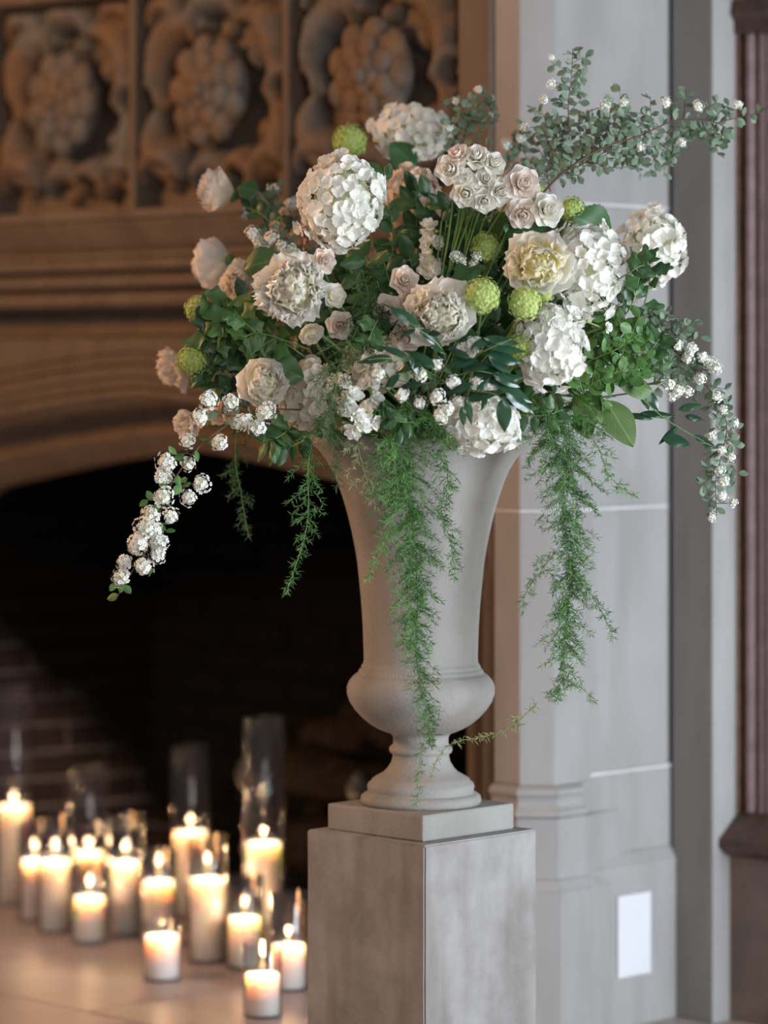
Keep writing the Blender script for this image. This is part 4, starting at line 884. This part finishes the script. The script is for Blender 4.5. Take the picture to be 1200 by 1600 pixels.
bigleaf((380,420,6.60),(432,400,6.56),'bigd',1.3,'dark lobed leaf above the fluffy left peony')
bigleaf((415,565,6.54),(472,588,6.52),'bigd',1.2,'broad dark leaf between the cup-shaped peony and cream hydrangea')
bigleaf((700,445,6.52),(745,420,6.50),'lobed',1.2,'bright serrated leaf above the large round viburnum ball')
bigleaf((700,330,6.60),(688,300,6.58),'bigd',.8,'small dark leaf left under the upper rose cluster')
bigleaf((690,345,6.58),(706,325,6.56),'bigd',.8,'small dark leaf beside the peach-blushed hydrangea')
# ---- bright and dark foliage sprays (placed by hand)
random.seed(17)
def spray(pts, leaf, n, size, label, **k): return sprig('leafy_stem', PX(pts), leaf, n, size, label, 'foliage', 'leafy foliage stems', **k)
G = 'bright green round-leaved stem '
spray([(860,590,6.6),(930,560,6.50),(975,540,6.48),(1000,520,6.48)],'bright',26,.028,G+'right of the lower right hydrangea',sub=8,per=1)
spray([(870,600,6.6),(930,590,6.50),(970,580,6.48),(1010,575,6.48)],'bright',26,.028,G+'just above the large pointed leaf',sub=8)
spray([(850,610,6.6),(900,620,6.50),(925,600,6.47),(945,590,6.46)],'bright',22,.027,G+'beside the right fern trail top',sub=6)
spray([(880,560,6.6),(920,530,6.52),(950,515,6.50),(975,500,6.50)],'bright',22,.028,G+'under the tall right hydrangea',sub=6)
spray([(900,600,6.6),(960,560,6.54),(1010,550,6.52),(1030,530,6.52)],'leaf',20,.036,'dark leafy stem behind the bright round-leaved ones at right',sub=6)
spray([(950,520,6.6),(985,480,6.54),(1000,430,6.50),(1010,400,6.50)],'leaf',14,.036,'dark leafy twig crossing in front of the far right hydrangea',t0=.1)
spray([(960,440,6.5),(985,425,6.44),(1005,415,6.44),(1025,430,6.44)],'lobedd',7,.034,'dark lobed leaves on a short twig over the far right hydrangea',t0=.05)
spray([(1000,500,6.60),(1015,440,6.50),(1010,400,6.48)],'lobedd',8,.040,'dark drooping lobed leaves left of the far right hydrangea edge',t0=.05)
spray([(480,560,6.62),(420,520,6.54),(370,505,6.52),(330,500,6.52)],'lobed',16,.044,'bright lobed viburnum leaves under the fluffy left peony',sub=4)
spray([(470,580,6.62),(400,550,6.56),(350,540,6.54),(320,520,6.54)],'lobedd',16,.046,'dark lobed viburnum leaves left of the cup-shaped peony',sub=4)
spray([(460,570,6.62),(400,580,6.58),(345,585,6.56),(310,575,6.56)],'lobedd',14,.046,'dark lobed leaves beside the lowest left viburnum ball',sub=4)
spray([(480,545,6.6),(440,530,6.50),(400,520,6.48),(380,530,6.48)],'lobed',12,.040,'bright lobed leaves directly above the cup-shaped peony',sub=2)
spray([(470,600,6.62),(420,490,6.6),(360,470,6.6),(330,520,6.6)],'leaf',14,.044,'dark leafy stem among the left viburnum balls')
spray([(600,480,6.5),(590,500,6.40),(580,520,6.36),(575,540,6.36)],'lobed',8,.034,'small bright leaves left of the central peony amid the fern')
spray([(470,650,6.6),(440,680,6.5),(410,690,6.48)],'leaf',12,.042,'dark leaves under the cream lower left hydrangea')
spray([(520,640,6.6),(470,690,6.5),(430,700,6.5)],'leaf',12,.042,'dark leaves hanging at the left side of the urn rim')
spray([(700,640,6.5),(640,660,6.40),(600,650,6.40)],'leaf',14,.040,'dark leafy stem along the front of the urn rim')
spray([(760,640,6.5),(840,650,6.44),(880,640,6.44)],'leaf',12,.040,'dark leafy stem at the right side of the urn rim')
spray([(470,400,6.85),(420,345,6.9),(400,330,6.92),(380,322,6.95)],'leaf',8,.034,'green stem leading to the upper left profile peony')
# fill: dark green depth behind and between the blooms
random.seed(18)
fills = [(x, y) for x, y in [(715,345),(735,325),(760,345),(775,370),(745,370),(690,310),(815,370),(545,395),(580,440),(610,370),(625,415),(655,400),(720,370),(735,430),(790,350),(805,440),(510,480),(560,540),(540,600),(590,620),(660,510),(740,530),(790,560),(480,550),(450,620),(400,560),(960,500),(930,540),(870,620),(700,330),(670,300),(600,260),(880,350),(960,400),(380,545),(430,520),(480,480),(520,430),(560,420),(600,410),(640,400),(700,390),(740,350),(790,400),(660,360),(700,440),(770,430),(800,370),(860,370),(930,500),(980,470),(900,560),(820,620),(760,600),(700,620),(640,600),(600,530),(540,560),(500,600),(450,560),(560,640),(620,660),(680,660),(880,640),(560,480),(720,500),(860,480),(610,330),(570,400),(650,290),(850,340),(440,420),(410,400),(940,570),(780,500),(660,550)]]
used = {}
for x, y in fills:
    ca = []
    for bq in BL:
        for q, (ox, oy, nm) in enumerate(((28,0,'behind the right of '),(-28,0,'behind the left of '),(0,28,'behind the foot of '),(0,-28,'behind the top of '),(0,0,'straight behind '))):
            ca.append((math.hypot(bq[0]+ox-x, bq[1]+oy-y), nm+bq[2]))
    ca.sort(); pos = next(nm for _, nm in ca if nm not in used); used[pos] = 1
    rr = math.hypot((x-680)/340, (y-480)/250); Yf = 6.60+.10*rr+random.uniform(-.02,.04)
    p0 = MOUTH+Vector((random.uniform(-.06,.06), random.uniform(-.04,.06), 0)); p2 = at(x, y, Yf); p1 = lerp(p0, p2, .55)+Vector((0,.04,.03))
    sprig('leafy_stem', [p0, p1, p2], 'leaf', 13, .052, 'dark green leafy stem '+pos, 'foliage', 'dark leafy filler stems', r=.002, t0=.22, jitter=.7, cam_bias=1.0)
# ================================================================== ASPARAGUS FERN
s6 = lambda w, Y=6.5: [x*Y/F for x in w]
fern(PX([(640,640,6.40),(640,700,6.44),(640,780,6.49),(650,860,6.50),(652,940,6.52),(650,1000,6.53),(655,1060,6.54),(668,1120,6.56),(672,1165,6.60)]), s6([40,55,62,46,42,36,28,22,8]), 'longest asparagus fern trail, down the front of the urn to its foot', seed=1, step=.0044)
fern(PX([(620,650,6.40),(615,720,6.45),(640,790,6.48),(640,880,6.50),(640,960,6.51),(645,1020,6.53)]), s6([45,55,45,34,30,16]), 'dense fern trail beside the longest one, ending above the urn belly', seed=2, step=.0048)
fern(PX([(680,660,6.40),(700,740,6.44),(690,800,6.47),(705,850,6.48),(712,905,6.49)]), s6([35,28,24,20,8]), 'fern trail hanging right of the longest one over the urn', seed=3, step=.0075)
fern(PX([(610,680,6.40),(620,760,6.46),(610,820,6.47),(590,870,6.48),(572,908,6.49)]), s6([40,30,22,14,6]), 'fern trail slanting left on the upper urn', seed=4, step=.0075)
fern(PX([(560,650,6.42),(560,700,6.44),(575,760,6.47),(590,800,6.48)]), s6([40,40,30,14]), 'thin pale fern trail at the left of the urn rim', mk='ferno', seed=5, step=.016)
fern(PX([(660,1160,6.62),(655,1200,6.62),(652,1240,6.60),(650,1262,6.58)]), s6([10,8,3,3]), 'bare thin fern tip reaching the square base of the urn', seed=6, step=.016)
fern(PX([(840,620,6.46),(860,680,6.50),(890,740,6.52),(880,800,6.53),(888,860,6.54),(890,920,6.54),(885,980,6.54),(880,1040,6.54),(870,1095,6.54)]), s6([40,60,58,40,36,36,42,34,10]), 'longest right fern trail, hanging free in front of the pier', seed=7, step=.0044)
fern(PX([(870,620,6.48),(885,700,6.52),(900,780,6.53),(895,880,6.54),(885,960,6.54),(880,1020,6.54)]), s6([45,50,34,30,30,14]), 'dense right fern trail alongside the longest right one', seed=8, step=.005)
fern(PX([(900,650,6.5),(935,700,6.5),(950,740,6.5),(975,765,6.5),(996,775,6.5)]), s6([30,26,22,14,6]), 'fern branch sweeping right across the pier under the big leaf', seed=9, step=.0085)
fern(PX([(900,900,6.53),(925,930,6.52),(945,965,6.52),(960,1000,6.52)]), s6([24,20,12,4]), 'short fern branch forking right low on the right trail', seed=10, step=.010)
fern(PX([(870,860,6.54),(840,900,6.54),(820,930,6.54),(818,960,6.54)]), s6([24,18,12,5]), 'short fern branch forking left off the right trail', seed=11, step=.010)
fern(PX([(860,1090,6.55),(900,1070,6.54),(930,1098,6.54)]), s6([10,10,3]), 'tiny fern tip at the lower end of the right trail', seed=12, step=.013)
fern(PX([(838,1100,6.56),(800,1135,6.57),(760,1150,6.58),(700,1165,6.58),(672,1215,6.58)]), s6([20,22,14,5,3]), 'wispy half-bare fern strand looping back from the right trail to the urn foot', mk='ferno', seed=13, step=.016)
fern(PX([(500,650,6.5),(482,720,6.5),(482,780,6.5),(478,830,6.5),(460,890,6.5),(446,930,6.5)]), s6([22,30,32,24,10,5]), 'fern trail hanging left of the urn against the dark firebox', seed=14, step=.0085)
fern(PX([(520,640,6.46),(520,700,6.48),(530,760,6.5)]), s6([28,26,8]), 'short fern trail at the left urn rim', mk='fernd', seed=15, step=.012)
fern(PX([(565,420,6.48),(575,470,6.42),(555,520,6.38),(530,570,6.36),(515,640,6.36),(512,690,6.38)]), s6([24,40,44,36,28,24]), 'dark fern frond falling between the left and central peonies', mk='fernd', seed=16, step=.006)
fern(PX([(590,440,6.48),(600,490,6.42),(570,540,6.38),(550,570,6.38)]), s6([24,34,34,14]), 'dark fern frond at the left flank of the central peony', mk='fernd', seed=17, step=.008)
fern(PX([(600,640,6.42),(640,640,6.40),(680,660,6.40),(710,700,6.42)]), s6([34,36,30,12]), 'fern frond spreading along the front urn rim', seed=18, step=.006)
fern(PX([(370,660,6.75),(368,720,6.76),(378,780,6.76),(388,840,6.76)]), s6([24,30,20,8]), 'faint dark fern trail hanging behind the left spirea', mk='fernd', seed=19, step=.011)
fern(PX([(830,620,6.46),(850,640,6.44),(900,650,6.46),(950,680,6.48)]), s6([34,40,36,14]), 'fern frond topping the right trail beneath the lower right hydrangea', seed=20, step=.0065)
fern(PX([(780,330,6.66),(740,350,6.62),(700,370,6.62)]), s6([26,30,14]), 'dark fern frond in the gap beneath the upper rose cluster', mk='fernd', seed=21, step=.010)
